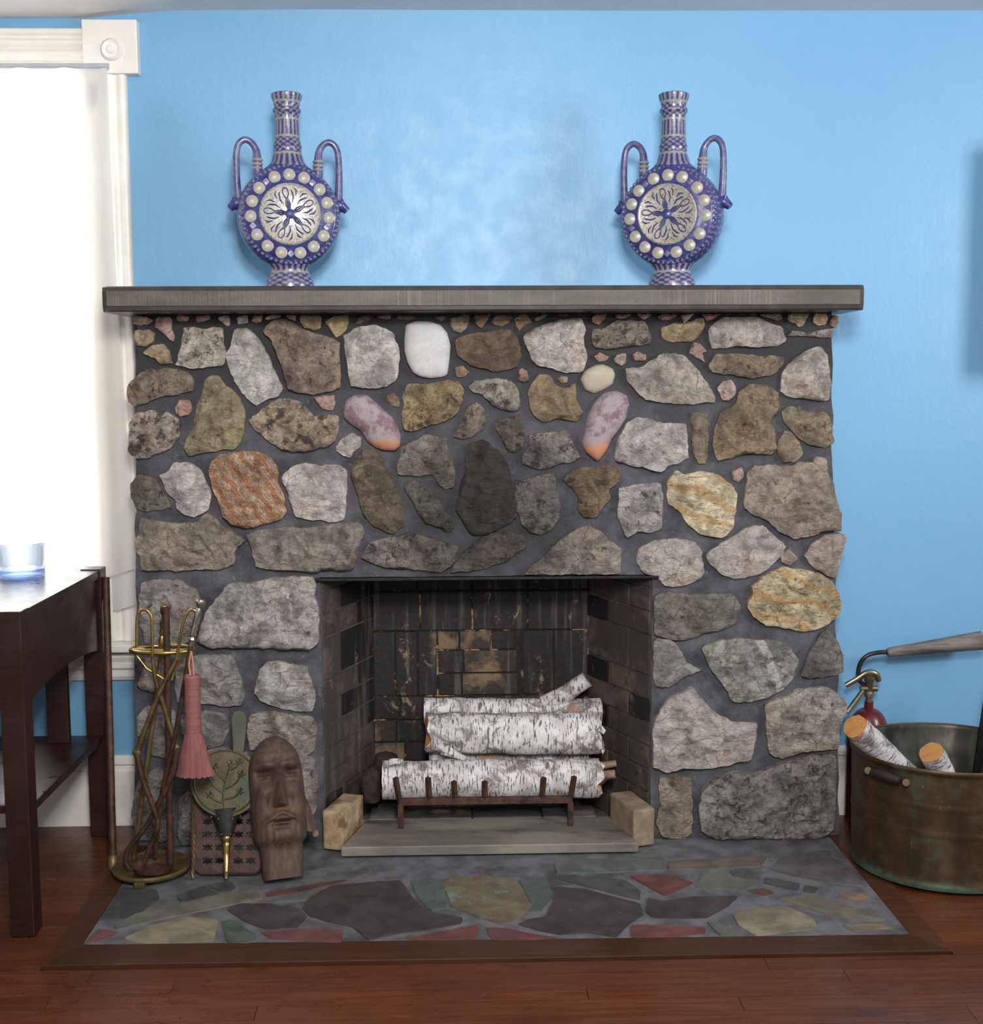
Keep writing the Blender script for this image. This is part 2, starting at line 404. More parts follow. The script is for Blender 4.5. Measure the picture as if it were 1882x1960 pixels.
def mantel_mats():
    n = NT('mantel_sawn_face')
    saw = n.noise(n.mapv(n.pos, (260, 4, 3)), 1.0, 3, 0.6)
    big = n.noise(n.mapv(n.pos, (2.2, 1, 9)), 2.0, 5, 0.6)
    c = n.mix(n.step(big, 0.35, 0.65), lin((66, 61, 54)), lin((86, 80, 73)))
    c = n.mix(n.math('MULTIPLY', n.step(saw, 0.5, 0.68, 0, 0.55), n.step(n.noise(n.pos, 3, 3), 0.42, 0.6)), c, lin((124, 118, 111)))
    c = n.mix(n.step(n.noise(n.pos, 42, 6, 0.7), 0.58, 0.70, 0, 0.6), c, lin((58, 52, 44)))
    n.set('Base Color', c); n.set('Roughness', 0.55)
    n.bump(n.math('ADD', saw, n.noise(n.pos, 90, 4, 0.7)), 0.35, 0.003)
    d = mottled('mantel_edge', (52, 47, 46), (64, 59, 57), 18, 0.28, 0, 0.1, 0.002)
    return n.m, d
MAT['mantel'], MAT['mantel_edge'] = mantel_mats()

BLUE, CREAM = (44, 46, 128), (196, 190, 176)
def glaze(name, pattern):
    n = NT(name)
    p = n.sep(n.obj)
    ang = n.math('ARCTAN2', p[0], p[1])
    blotch = n.noise(n.obj, 60, 4, 0.6)
    if pattern == 'neck':
        z = p[2]
        stripes = n.math('SINE', n.math('MULTIPLY', ang, 18.0))
        zig = n.math('SINE', n.math('MULTIPLY', z, 480.0))
        net = n.math('MULTIPLY', n.math('SINE', n.math('MULTIPLY', ang, 11.0)), zig)
        zone = n.step(n.math('SINE', n.math('MULTIPLY', z, 72.0)), -0.1, 0.1)
        f = n.math('ADD', n.math('MULTIPLY', stripes, zone), n.math('MULTIPLY', net, n.math('SUBTRACT', 1.0, zone)))
        f = n.step(n.math('ADD', f, n.math('MULTIPLY', n.math('SUBTRACT', n.noise(n.obj, 150, 3), 0.5), 2.6)), -0.35, 0.55)
        lines = n.step(n.math('ABSOLUTE', n.math('SINE', n.math('MULTIPLY', z, 72.0))), 0.12, 0.28, 1.0, 0.0)
        c = n.mix(f, lin((52, 53, 108)), lin((128, 124, 126)))
        c = n.mix(lines, c, lin((138, 133, 126)))
    elif pattern == 'body':
        a = n.math('SINE', n.math('MULTIPLY', n.math('ARCTAN2', p[0], p[2]), 44.0))
        b = n.math('SINE', n.math('MULTIPLY', p[1], 150.0))
        q = n.math('MULTIPLY', a, b)
        f = n.step(n.math('ADD', q, n.math('MULTIPLY', n.math('SUBTRACT', blotch, 0.5), 2.2)), 0.0, 0.7)
        c = n.mix(n.math('MULTIPLY', f, 0.8), lin((58, 60, 112)), lin((108, 108, 132)))
    elif pattern == 'lavender':
        c = n.mix(n.step(blotch, 0.35, 0.7), lin((64, 64, 112)), lin((102, 100, 130)))
    elif pattern == 'line':
        c = n.mix(n.step(blotch, 0.35, 0.7), lin((36, 42, 80)), lin((66, 72, 108)))
    elif pattern == 'blue':
        c = n.mix(n.step(blotch, 0.35, 0.7), lin((38, 40, 100)), lin((64, 64, 120)))
    else:
        sp = n.noise(n.obj, 210, 3, 0.6)
        c = n.mix(n.step(blotch, 0.35, 0.7), lin((142, 138, 128)), lin((160, 155, 145)))
        if pattern == 'medallion':
            c = n.mix(n.step(sp, 0.56, 0.62, 0, 0.85), c, lin((48, 52, 78)))
            c = n.mix(n.step(n.noise(n.obj, 120, 3, 0.6), 0.62, 0.68, 0, 0.6), c, lin((150, 128, 84)))
    n.set('Base Color', c); n.set('Roughness', 0.34)
    n.set('Coat Weight', 0.35); n.set('Coat Roughness', 0.10)
    n.bump(n.noise(n.obj, 90, 4, 0.6), 0.25, 0.004)
    return n.m
for k in ('neck', 'body', 'blue', 'cream', 'medallion', 'lavender', 'line'):
    MAT['glaze_' + k] = glaze('stoneware_' + k, k)

def glass_mat(name, color, rough=0.0, ior=1.45):
    n = NT(name)
    n.set('Base Color', color); n.set('Transmission Weight', 1.0); n.set('Roughness', rough); n.set('IOR', ior)
    return n.m
def thin_glass(name, tint, gl):
    m = bpy.data.materials.new(name); m.use_nodes = True
    t = m.node_tree; t.nodes.remove(t.nodes['Principled BSDF'])
    tp = t.nodes.new('ShaderNodeBsdfTransparent'); tp.inputs[0].default_value = tint
    g = t.nodes.new('ShaderNodeBsdfGlossy'); g.inputs['Roughness'].default_value = 0.03
    lw = t.nodes.new('ShaderNodeLayerWeight'); lw.inputs[0].default_value = gl
    mx = t.nodes.new('ShaderNodeMixShader')
    t.links.new(lw.outputs['Facing'], mx.inputs[0]); t.links.new(tp.outputs[0], mx.inputs[1]); t.links.new(g.outputs[0], mx.inputs[2])
    t.links.new(mx.outputs[0], t.nodes['Material Output'].inputs[0])
    return m
MAT['glass'] = thin_glass('clear_glass', (0.92, 0.95, 1.0, 1), 0.28)
MAT['glass_base'] = thin_glass('blue_glass_base', (0.62, 0.74, 1.0, 1), 0.25)
MAT['pane'] = glass_mat('window_glass', (1, 1, 1, 1), 0.0, 1.02)
def curtain_mat(name, col, tr, transp):
    m = bpy.data.materials.new(name); m.use_nodes = True
    t = m.node_tree; t.nodes.remove(t.nodes['Principled BSDF'])
    out = t.nodes['Material Output']
    d = t.nodes.new('ShaderNodeBsdfDiffuse'); d.inputs[0].default_value = col
    tl = t.nodes.new('ShaderNodeBsdfTranslucent'); tl.inputs[0].default_value = col
    tp = t.nodes.new('ShaderNodeBsdfTransparent')
    a = t.nodes.new('ShaderNodeMixShader'); a.inputs[0].default_value = tr
    b = t.nodes.new('ShaderNodeMixShader'); b.inputs[0].default_value = transp
    t.links.new(d.outputs[0], a.inputs[1]); t.links.new(tl.outputs[0], a.inputs[2])
    t.links.new(a.outputs[0], b.inputs[1]); t.links.new(tp.outputs[0], b.inputs[2])
    t.links.new(b.outputs[0], out.inputs[0])
    return m
MAT['curtain'] = curtain_mat('sheer_curtain', (0.93, 0.92, 0.88, 1), 0.55, 0.22)
MAT['lining'] = curtain_mat('sheer_lining', (0.86, 0.86, 0.88, 1), 0.5, 0.35)
MAT['rod'] = mottled('curtain_rod_paint', (168, 170, 180), (184, 186, 196), 20, 0.4)
MAT['dark_frame'] = mottled('dark_frame_wood', (46, 34, 28), (62, 46, 38), 20, 0.45)

# ------------------------------------------------------------------ mesh helpers
ORG = {}
def empty(name, loc, label=None, cat=None, group=None):
    o = bpy.data.objects.new(name, None)
    COL.objects.link(o)
    o.empty_display_size = 0.05
    o.location = loc
    ORG[o] = Vector(loc)
    if label: o['label'] = label
    if cat: o['category'] = cat
    if group: o['group'] = group
    return o

class MB:
    def __init__(s):
        s.v = []; s.f = []; s.mi = []
    def add(s, vs, fs, mi=0):
        b = len(s.v)
        s.v += [Vector(v) for v in vs]
        s.f += [tuple(i + b for i in f) for f in fs]
        s.mi += [mi] * len(fs)
    def box(s, lo, hi, mi=0, bev=0.0):
        x0, y0, z0 = lo; x1, y1, z1 = hi
        if bev <= 0:
            s.add([(x0, y0, z0), (x1, y0, z0), (x1, y1, z0), (x0, y1, z0), (x0, y0, z1), (x1, y0, z1), (x1, y1, z1), (x0, y1, z1)],
                  [(3, 2, 1, 0), (4, 5, 6, 7), (0, 1, 5, 4), (1, 2, 6, 5), (2, 3, 7, 6), (3, 0, 4, 7)], mi)
        else:
            s.hexa([(x0, y0, z0), (x1, y0, z0), (x1, y1, z0), (x0, y1, z0), (x0, y0, z1), (x1, y0, z1), (x1, y1, z1), (x0, y1, z1)], bev, mi)
    def hexa(s, c, bev=0.0, mi=0):
        fs = [(3, 2, 1, 0), (4, 5, 6, 7), (0, 1, 5, 4), (1, 2, 6, 5), (2, 3, 7, 6), (3, 0, 4, 7)]
        if bev <= 0:
            s.add(c, fs, mi); return
        bm = bmesh.new()
        vv = [bm.verts.new(p) for p in c]
        for f in fs: bm.faces.new([vv[i] for i in f])
        bmesh.ops.bevel(bm, geom=bm.edges[:], offset=bev, segments=2, affect='EDGES', profile=0.6)
        bm.verts.index_update()
        s.add([v.co.copy() for v in bm.verts], [[v.index for v in f.verts] for f in bm.faces], mi)
        bm.free()
    def ring_strip(s, rings, close=True, mi=0, caps=(False, False)):
        n = len(rings[0]); b = len(s.v)
        for r in rings: s.v += [Vector(p) for p in r]
        for i in range(len(rings) - 1):
            for j in range(n if close else n - 1):
                k = (j + 1) % n
                s.f.append((b + i * n + j, b + i * n + k, b + (i + 1) * n + k, b + (i + 1) * n + j)); s.mi.append(mi)
        if caps[0]: s.f.append(tuple(b + j for j in reversed(range(n)))); s.mi.append(mi)
        if caps[1]: s.f.append(tuple(b + (len(rings) - 1) * n + j for j in range(n))); s.mi.append(mi)
    def tube(s, pts, rad, n=12, mi=0, caps=True, flat=1.0):
        pts = [Vector(p) for p in pts]
        if not isinstance(rad, (list, tuple)): rad = [rad] * len(pts)
        rings = []; nrm = None
        for i, p in enumerate(pts):
            t = (pts[min(i + 1, len(pts) - 1)] - pts[max(i - 1, 0)]).normalized()
            if nrm is None:
                a = Vector((0, 1, 0)) if abs(t.y) < 0.9 else Vector((1, 0, 0))
                nrm = (a - t * a.dot(t)).normalized()
            else:
                nrm = (nrm - t * nrm.dot(t)).normalized()
            bn = t.cross(nrm)
            rings.append([p + nrm * math.cos(2 * math.pi * k / n) * rad[i] * flat + bn * math.sin(2 * math.pi * k / n) * rad[i] for k in range(n)])
        s.ring_strip(rings, True, mi, (caps, caps))
    def lathe(s, prof, c=(0, 0, 0), n=32, ax=None, mi=0, sx=1.0, sy=1.0):
        """prof: (radius, height) along axis ax (a unit Vector), about point c"""
        c = Vector(c); ax = Vector(ax) if ax is not None else Vector((0, 0, 1))
        a = Vector((1, 0, 0)) if abs(ax.x) < 0.9 else Vector((0, 1, 0))
        e1 = (a - ax * a.dot(ax)).normalized(); e2 = ax.cross(e1)
        rings = [[c + ax * h + e1 * math.cos(2 * math.pi * k / n) * r * sx + e2 * math.sin(2 * math.pi * k / n) * r * sy for k in range(n)] for r, h in prof]
        s.ring_strip(rings, True, mi, (prof[0][0] > 1e-6, prof[-1][0] > 1e-6))
    def prism(s, pts, off, mi=0):
        """polygon pts extruded by vector off"""
        off = Vector(off); n = len(pts)
        s.ring_strip([[Vector(p) for p in pts], [Vector(p) + off for p in pts]], True, mi, (True, True))
    def build(s, name, mats, parent=None, smooth=False, kind=None, angle=None, origin=None):
        me = bpy.data.meshes.new(name)
        lo = Vector((min(v.x for v in s.v), min(v.y for v in s.v), min(v.z for v in s.v)))
        hi = Vector((max(v.x for v in s.v), max(v.y for v in s.v), max(v.z for v in s.v)))
        o0 = Vector(origin) if origin is not None else (lo + hi) / 2
        me.from_pydata([v - o0 for v in s.v], [], s.f)
        for m in (mats if isinstance(mats, (list, tuple)) else [mats]): me.materials.append(m)
        for p, i in zip(me.polygons, s.mi): p.material_index = i
        bm = bmesh.new(); bm.from_mesh(me)
        bmesh.ops.recalc_face_normals(bm, faces=bm.faces[:])
        bm.to_mesh(me); bm.free()
        if smooth:
            me.polygons.foreach_set('use_smooth', [True] * len(me.polygons))
            me.set_sharp_from_angle(angle=R(angle if angle else 45))
        o = bpy.data.objects.new(name, me)
        COL.objects.link(o)
        ORG[o] = o0
        if parent is not None:
            o.parent = parent
            o.location = o0 - ORG[parent]
        else:
            o.location = o0
        if kind: o['kind'] = kind
        return o

def spline(pts, n=8):
    """Catmull-Rom through 3-D points"""
    pts = [Vector(p) for p in pts]
    P = [pts[0] * 2 - pts[1]] + pts + [pts[-1] * 2 - pts[-2]]
    out = []
    for i in range(1, len(P) - 2):
        for k in range(n):
            t = k / n
            out.append(0.5 * ((2 * P[i]) + (P[i + 1] - P[i - 1]) * t + (2 * P[i - 1] - 5 * P[i] + 4 * P[i + 1] - P[i + 2]) * t * t + (3 * P[i] - P[i - 1] - 3 * P[i + 1] + P[i + 2]) * t ** 3))
    out.append(pts[-1])
    return out
def lerp_list(vals, n):
    return [float(x) for x in np.interp(np.linspace(0, 1, n), np.linspace(0, 1, len(vals)), vals)]
def tag(o, label, cat, group=None):
    o['label'] = label; o['category'] = cat
    if group: o['group'] = group
    return o

def inside(P, pts):
    """vectorised point-in-polygon: pts (N,2), P (M,2)"""
    x, y = pts[:, 0], pts[:, 1]
    res = np.zeros(len(pts), bool)
    j = len(P) - 1
    for i in range(len(P)):
        xi, yi = P[i]; xj, yj = P[j]
        c = ((yi > y) != (yj > y)) & (x < (xj - xi) * (y - yi) / ((yj - yi) + 1e-12) + xi)
        res ^= c
        j = i
    return res
def bdist(P, pts):
    """distance from pts to polygon boundary"""
    A = P; B = np.roll(P, -1, 0)
    d = B - A
    L = (d ** 2).sum(1) + 1e-15
    q = pts[:, None, :] - A[None]
    t = np.clip((q * d[None]).sum(2) / L[None], 0, 1)
    e = q - t[..., None] * d[None]
    return np.sqrt((e ** 2).sum(2).min(1))
def resample(P, s, jit, rg):
    out = []
    n = len(P)
    for i in range(n):
        a = P[i]; b = P[(i + 1) % n]
        L = np.hypot(*(b - a)); k = max(1, int(round(L / s)))
        nx = np.array([b[1] - a[1], a[0] - b[0]]) / (L + 1e-9)
        for j in range(k):
            out.append(a + (b - a) * j / k + nx * rg.uniform(-jit, jit))
    return np.array(out)
def soften(P, it=1):
    for _ in range(it):
        P = 0.5 * P + 0.25 * (np.roll(P, 1, 0) + np.roll(P, -1, 0))
    return P
def tri_fill(B, inner):
    V = [Vector((p[0], p[1])) for p in B] + [Vector((p[0], p[1])) for p in inner]
    n = len(B)
    E = [(i, (i + 1) % n) for i in range(n)]
    vo, eo, fo, ov, oe, of = delaunay_2d_cdt(V, E, [], 1, 1e-7)
    return vo, fo, [(set(x) if x else set()) for x in ov]

# rock face built on an outline: rounded edges, chipped planes and fractal roughness
def rock(poly, H, rg, rough=1.0, Yb=-0.200, back=0.045, round_=0.5):
    """poly: list of (x,z) -> MB in world space, front towards -y"""
    P = np.array([(p[0], p[1]) for p in poly])
    area_ = 0.5 * abs(np.dot(P[:, 0], np.roll(P[:, 1], -1)) - np.dot(P[:, 1], np.roll(P[:, 0], -1)))
    s = min(0.0100, max(0.0045, math.sqrt(area_) / 11.0))
    B = resample(P, s, 0.30 * s * rough, rg)
    B = 0.45 * B + 0.55 * soften(B, 1)
    x0, z0 = B.min(0); x1, z1 = B.max(0)
    gx, gz = np.meshgrid(np.arange(x0, x1, s), np.arange(z0, z1, s * 0.87))
    gx = gx + (np.arange(gx.shape[0]) % 2)[:, None] * s * 0.5
    G = np.stack([gx.ravel(), gz.ravel()], 1)
    G = G + np.array([[rg.uniform(-.2, .2) * s, rg.uniform(-.2, .2) * s] for _ in range(len(G))])
    G = G[inside(B, G)]
    if len(G):
        G = G[bdist(B, G) > 0.45 * s]
    vo, fo, ov = tri_fill(B, G)
    V = np.array([(v.x, v.y) for v in vo])
    d = bdist(B, V)
    Rm = max(d.max(), 1e-4)
    t = np.clip(d / (round_ * Rm), 0, 1)
    h = H * (0.42 + 0.58 * np.power(1 - (1 - t) ** 2.0, 0.6))
    c = V.mean(0)
    for k in range(5 if rough > 0.5 else 0):                     # chipped facets
        a = rg.uniform(0, 2 * math.pi); sl = rg.uniform(0.12, 0.55)
        cap = H * rg.uniform(0.80, 1.12) - sl * ((V - c) @ np.array([math.cos(a), math.sin(a)]))
        h = np.minimum(h, np.maximum(cap, H * (0.40 + 0.22 * t)))
    off = Vector((rg.uniform(0, 50), rg.uniform(0, 50), rg.uniform(0, 50)))
    for i, (x, z) in enumerate(V):
        q = Vector((x * 22, z * 22, 0)) + off
        nn = noise.fractal(q, 0.8, 2.1, 5, noise_basis='PERLIN_ORIGINAL')
        rd = abs(noise.noise(Vector((x * 38, z * 38, 3)) + off))
        h[i] += H * rough * (0.15 + 0.85 * t[i]) * (0.42 * nn - 0.36 * rd)
    m = MB()
    vs = [(V[i, 0], Yb - max(h[i], 0.0), V[i, 1]) for i in range(len(V))]
    m.add(vs, [tuple(f) for f in fo])
    # skirt: the outline goes straight back into the mortar
    ec = {}
    for f in fo:
        for a, b in zip(f, list(f[1:]) + [f[0]]):
            ec[(a, b)] = ec.get((a, b), 0) + 1
    base = len(m.v); idx = {}
    for (a, b) in ec:
        if (b, a) not in ec:
            for q in (a, b):
                if q not in idx:
                    idx[q] = len(m.v); m.v.append(Vector((V[q, 0], Yb + back, V[q, 1])))
            m.f.append((b, a, idx[a], idx[b])); m.mi.append(0)
    return m

def plate(outer, holes, fn, th, nrm, s=None):
    """flat plate with holes. outer/holes in 2-D, fn maps 2-D -> 3-D front point, thickness th opposite nrm"""
    V = []; E = []
    for L in [outer] + holes:
        b = len(V); V += [Vector(p) for p in L]; E += [(b + i, b + (i + 1) % len(L)) for i in range(len(L))]
    vo, eo, fo, *_ = delaunay_2d_cdt(V, E, [], 0, 1e-7)
    cen = np.array([[sum(vo[i].x for i in f) / len(f), sum(vo[i].y for i in f) / len(f)] for f in fo])
    keep = inside(np.array(outer), cen)
    for h in holes: keep &= ~inside(np.array(h), cen)
    fo = [f for f, k in zip(fo, keep) if k]
    m = MB()
    front = [fn(v.x, v.y) for v in vo]
    n = len(front)
    m.v = [Vector(p) for p in front] + [Vector(p) - nrm * th for p in front]
    for f in fo:
        m.f.append(tuple(f)); m.f.append(tuple(i + n for i in reversed(f))); m.mi += [0, 0]
    ec = set()
    for f in fo:
        for a, b in zip(f, list(f[1:]) + [f[0]]): ec.add((a, b))
    for (a, b) in ec:
        if (b, a) not in ec:
            m.f.append((b, a, a + n, b + n)); m.mi.append(0)
    return m

# ------------------------------------------------------------------ room shell
YW = 0.0
ZC = at(941, 20, 0).z
ox0, ox1 = at(618, 1400, -0.2).x, at(1247, 1400, -0.2).x          # firebox opening
oz1 = at(941, 1103, -0.2).z
wx1 = at(170, 600, 0).x; wz0 = at(100, 1226, 0).z; wz1 = at(100, 133, 0).z; wx0 = -2.35
XL, XR, YN = -3.0, 2.7, -4.6

def wall_back():
    m = MB()
    xs = sorted([XL, wx0, wx1, ox0 - 0.02, ox1 + 0.02, XR]); zs = sorted([-0.05, wz0, oz1 + 0.08, wz1, ZC + 0.04])
    for i in range(len(xs) - 1):
        for j in range(len(zs) - 1):
            cx, cz = (xs[i] + xs[i + 1]) / 2, (zs[j] + zs[j + 1]) / 2
            if wx0 < cx < wx1 and wz0 < cz < wz1: continue
            if ox0 - 0.02 < cx < ox1 + 0.02 and cz < oz1 + 0.08: continue
            m.box((xs[i], 0, zs[j]), (xs[i + 1], 0.13, zs[j + 1]))
    return m.build('wall_back', MAT['wall'], kind='structure')
wall_back()

def ceiling():
    m = MB()
    xs = [XL, -1.6, at(120, 30, 0).x, at(160, 30, 0).x, at(235, 30, 0).x, at(330, 20, 0).x, at(600, 20, 0).x, 0.4, 1.5, XR]
    px = [(0, 36), (0, 36), (120, 36), (160, 36), (235, 28), (330, 20), (600, 18), (1100, 20), (1500, 18), (1882, 22)]
    zz = [at(a, b, 0).z for a, b in px]
    rings = []
    for x, z in zip(xs, zz):
        rings.append([(x, 0.14, z), (x, YN, ZC), (x, YN, ZC + 0.1), (x, 0.14, ZC + 0.1)])
    m.ring_strip(rings, True, 0, (True, True))
    return m.build('ceiling', MAT['ceiling'], kind='structure')
ceiling()

# hearth corners, measured on the floor plane
HZ = 0.006
hfl, hfr = fl(157, 1811), fl(1743, 1791)
hx0, hx1 = hfl.x, hfr.x
bfl, bfr = fl(80, 1851), fl(1822, 1822)
def front_y(x, a, b):
    return a.y + (b.y - a.y) * (x - a.x) / (b.x - a.x)

def floor():
    m = MB()
    m.box((XL, YN, -0.08), (XR, 0.14, -0.014))
    m.box((XL, YN, -0.0139), (XR, -2.31, 0.0))
    fo = m.build('floor', MAT['subfloor'], kind='structure')
    rg = random.Random(3)
    W = 0.057
    GAP = 0.0007
    y = -0.002; row = 0
    while y > -2.25:
        y1 = y - W + 0.0013
        spans = [(XL, XR)]
        ym = (y + y1) / 2
        if y > bfr.y:
            spans = [(XL, bfl.x), (bfr.x, XR)]
        for a, b in spans:
            yy0, yy1 = y, y1
            x = a
            first = True
            while x < b - 0.01:
                L = rg.uniform(0.7, 2.0) if not first else rg.uniform(0.3, 1.6)
                first = False
                xe = min(b, x + L)
                if b - xe < 0.25: xe = b
                q = MB()
                # the row that meets the border is cut to the border's slight slant
                yb0 = yy1; yb1 = yy1; yt0 = yy0; yt1 = yy0
                if spans[0] == (XL, XR) and yy0 > min(bfl.y, bfr.y) - 0.001 and xe > bfl.x and x < bfr.x:
                    yt0 = min(yy0, front_y(max(x, bfl.x), bfl, bfr)); yt1 = min(yy0, front_y(min(xe, bfr.x), bfl, bfr))
                    if yt0 - yb0 < 0.002 and yt1 - yb1 < 0.002:
                        x = xe; continue
                    yt0 = max(yt0, yb0 + 0.0005); yt1 = max(yt1, yb1 + 0.0005)
                z = rg.uniform(-0.0006, 0.0)
                q.hexa([(x + GAP, yb0, -0.014), (xe - GAP, yb1, -0.014), (xe - GAP, yt1, -0.014), (x + GAP, yt0, -0.014),
                        (x + GAP, yb0, z), (xe - GAP, yb1, z), (xe - GAP, yt1, z), (x + GAP, yt0, z)])
                q.build('plank', MAT['plank'], fo)
                x = xe
        y -= W; row += 1
    return fo
floor()

def trims():
    t = 0.004
    def strip(name, a, b, c, d):
        m = MB()
        m.hexa([Vector((*p[:2], -0.013)) for p in (a, b, c, d)] + [Vector((*p[:2], t)) for p in (a, b, c, d)], 0.002)
        return m.build(name, MAT['border_wood'], kind='structure')
    e = 0.0012
    strip('trim_1', (bfl.x, bfl.y), (bfr.x, bfr.y), (hfr.x, hfr.y), (hfl.x, hfl.y))
    strip('trim_2', (bfl.x + e, bfl.y + .002), (hfl.x, hfl.y + .002), (hfl.x, -0.005), (bfl.x + e, -0.005))
    strip('trim_3', (hfr.x, hfr.y + .002), (bfr.x - e, bfr.y + .002), (bfr.x - e, -0.005), (hfr.x, -0.005))
trims()

def baseboard(name, x0, x1):
    m = MB()
    h = 0.205
    prof = [(-0.001, 0.0), (-0.024, 0.0), (-0.024, h - 0.045), (-0.018, h - 0.04), (-0.018, h - 0.028), (-0.027, h - 0.022), (-0.027, h - 0.012), (-0.012, h), (-0.001, h)]
    m.ring_strip([[(x, y, z) for y, z in prof] for x in (x0, x1)], True, 0, (True, True))
    return m.build(name, MAT['white_paint'], kind='structure')
fx0, fx1 = at(258, 1300, -0.2).x, at(1603, 1300, -0.2).x
baseboard('baseboard_left', XL, fx0 + 0.004)
baseboard('baseboard_right', fx1 - 0.004, XR)

# ---- window with its casing
def window():
    w_ = empty('window_1', (wx0, 0, wz0)); w_['kind'] = 'structure'
    def fluted(x0, x1, z0, z1, vertical=True):
        n = 26
        prof = []
        for i in range(n + 1):
            u = i / n
            y = -0.024
            for c in (0.22, 0.5, 0.78):
                if abs(u - c) < 0.085: y += 0.010 * math.cos((u - c) / 0.085 * math.pi / 2)
            if u in (0, 1): y = -0.018
            prof.append((u, y))
        m = MB()
        rings = []
        for e in (0, 1):
            ring = []
            for u, y in prof:
                ring.append((x0 + u * (x1 - x0), y, z0 if e == 0 else z1) if vertical else (x0 if e == 0 else x1, y, z0 + u * (z1 - z0)))
            if vertical: ring += [(x1, 0, z0 if e == 0 else z1), (x0, 0, z0 if e == 0 else z1)]
            else: ring += [(x0 if e == 0 else x1, 0, z1), (x0 if e == 0 else x1, 0, z0)]
            rings.append(ring)
        m.ring_strip(rings, True, 0, (True, True))
        return m
    bl = at(166, 146, 0), at(267, 44, 0)
    cx0, cx1 = at(168, 600, 0).x, at(259, 600, 0).x
    fluted(cx0, cx1, wz0 + 0.001, bl[0].z).build('side_casing', MAT['white_paint'], w_, True, angle=60)
    hz1 = at(100, 57, 0).z
    fluted(XL + 0.3, bl[0].x, wz1, hz1, False).build('head_casing', MAT['white_paint'], w_, True, angle=60)
    m = MB(); m.box((bl[0].x, -0.034, bl[0].z), (bl[1].x, 0, bl[1].z), 0, 0.003)
    blk = m.build('corner_block', MAT['white_paint'], w_)
    c = at(214, 95, -0.034); m = MB()
    m.lathe([(0.030, 0.0), (0.030, 0.004), (0.024, 0.010), (0.018, 0.006), (0.013, 0.006), (0.010, 0.011), (0.0, 0.012)], c, 32, (0, -1, 0))
    m.build('rosette', MAT['white_paint'], blk, True)
    # stool and apron moulding
    st = at(262, 1240, -0.06)
    m = MB(); m.box((XL + 0.3, -0.075, wz0 - 0.022), (at(275, 1230, -0.04).x, 0.0, wz0), 0, 0.005)
    m.build('stool', MAT['white_paint'], w_)
    za = at(200, 1300, 0).z
    prof = [(0, za), (-0.012, za), (-0.018, za + 0.012), (-0.018, za + 0.03), (-0.026, za + 0.038), (-0.026, za + 0.055), (-0.034, za + 0.07), (-0.034, wz0 - 0.0225), (0, wz0 - 0.0225)]
    m = MB(); m.ring_strip([[(x, y, z) for y, z in prof] for x in (XL + 0.3, at(266, 1260, 0).x)], True, 0, (True, True))
    m.build('apron', MAT['white_paint'], w_)
    # sashes
    zm = (wz0 + wz1) / 2
    for k, (z0, z1, y) in enumerate(((wz0, zm + 0.02, 0.05), (zm - 0.02, wz1, 0.085))):
        m = MB(); t = 0.045
        m.box((wx0, y, z0), (wx1, y + 0.03, z0 + t)); m.box((wx0, y, z1 - t), (wx1, y + 0.03, z1))
        m.box((wx0, y, z0 + t), (wx0 + t, y + 0.03, z1 - t)); m.box((wx1 - t, y, z0 + t), (wx1, y + 0.03, z1 - t))
        sx = (wx0 + wx1) / 2
        m.box((sx - 0.012, y + 0.004, z0 + t), (sx + 0.012, y + 0.026, z1 - t))
        fr = m.build('sash', MAT['white_paint'], w_)
        for a, b in ((wx0 + t, sx - 0.012), (sx + 0.012, wx1 - t)):
            m = MB(); m.box((a, y + 0.012, z0 + t), (b, y + 0.016, z1 - t))
            m.build('pane', MAT['pane'], fr)
window()

def curtain():
    c = empty('sheer_curtain', at(120, 127, -0.06), 'sheer white curtain glowing with daylight over the window left of the fireplace', 'curtain')
    ztop = at(120, 122, -0.06).z
    def sheet(px_r_top, px_r_bot, hem, Y, x_left, n=150, ph=0.0, top=None):
        m = MB()
        rows = 36
        rings = []
        zt = top if top is not None else ztop
        for j in range(rows + 1):
            v = j / rows
            ring = []
            for i in range(n + 1):
                u = i / n
                xr_t = at(px_r_top, 300, Y).x; xr_b = at(px_r_bot, 1080, Y).x
                s_ = v ** 2.2
                x = x_left + ((xr_t + (xr_b - xr_t) * s_) - x_left) * u
                px = 870 + x * F / 3.46
                zb = at(100, hem(px), Y).z
                z = zt + (zb - zt) * v
                fold = 0.012 * math.sin(x * 62 + ph + 1.2 * math.sin(x * 9)) * (0.4 + 0.6 * v)
                ring.append((x, Y + fold, z))
            rings.append(ring)
        m.ring_strip(rings, False)
        return m
    hem1 = lambda px: 1108 if px < 190 else 1112 - (px - 190) * 0.34
    sheet(212, 267, hem1, -0.062, -2.3).build('panel', MAT['curtain'], c, True)
    hem2 = lambda px: 1168 - (px - 215) * 0.22
    sheet(236, 269, hem2, -0.048, at(216, 1100, -0.04).x, 14, 1.0, at(200, 980, -0.04).z).build('lining', MAT['lining'], c, True)
    r = MB(); r.tube([at(-700, 127, -0.062), at(208, 126, -0.062)], 0.007, 12)
    rod = r.build('curtain_rod', MAT['rod'], None, True)
    tag(rod, 'pale grey curtain rod under the white head casing of the window', 'curtain rod')
    b = MB(); p = at(177, 160, -0.035); q = at(177, 206, -0.035)
    b.box((p.x - 0.009, -0.05, q.z), (p.x + 0.009, -0.024, p.z), 0, 0.003)
    b.build('bracket', MAT['rod'], rod)
curtain()

# ------------------------------------------------------------------ fireplace
FP = empty('fireplace', ((fx0 + fx1) / 2, -0.2, 0), 'fieldstone fireplace with dark mantel shelf and brick firebox against the blue wall', 'fireplace')
MY = -0.335
mz0 = at(941, 595, MY).z; mz1 = at(941, 546, MY).z

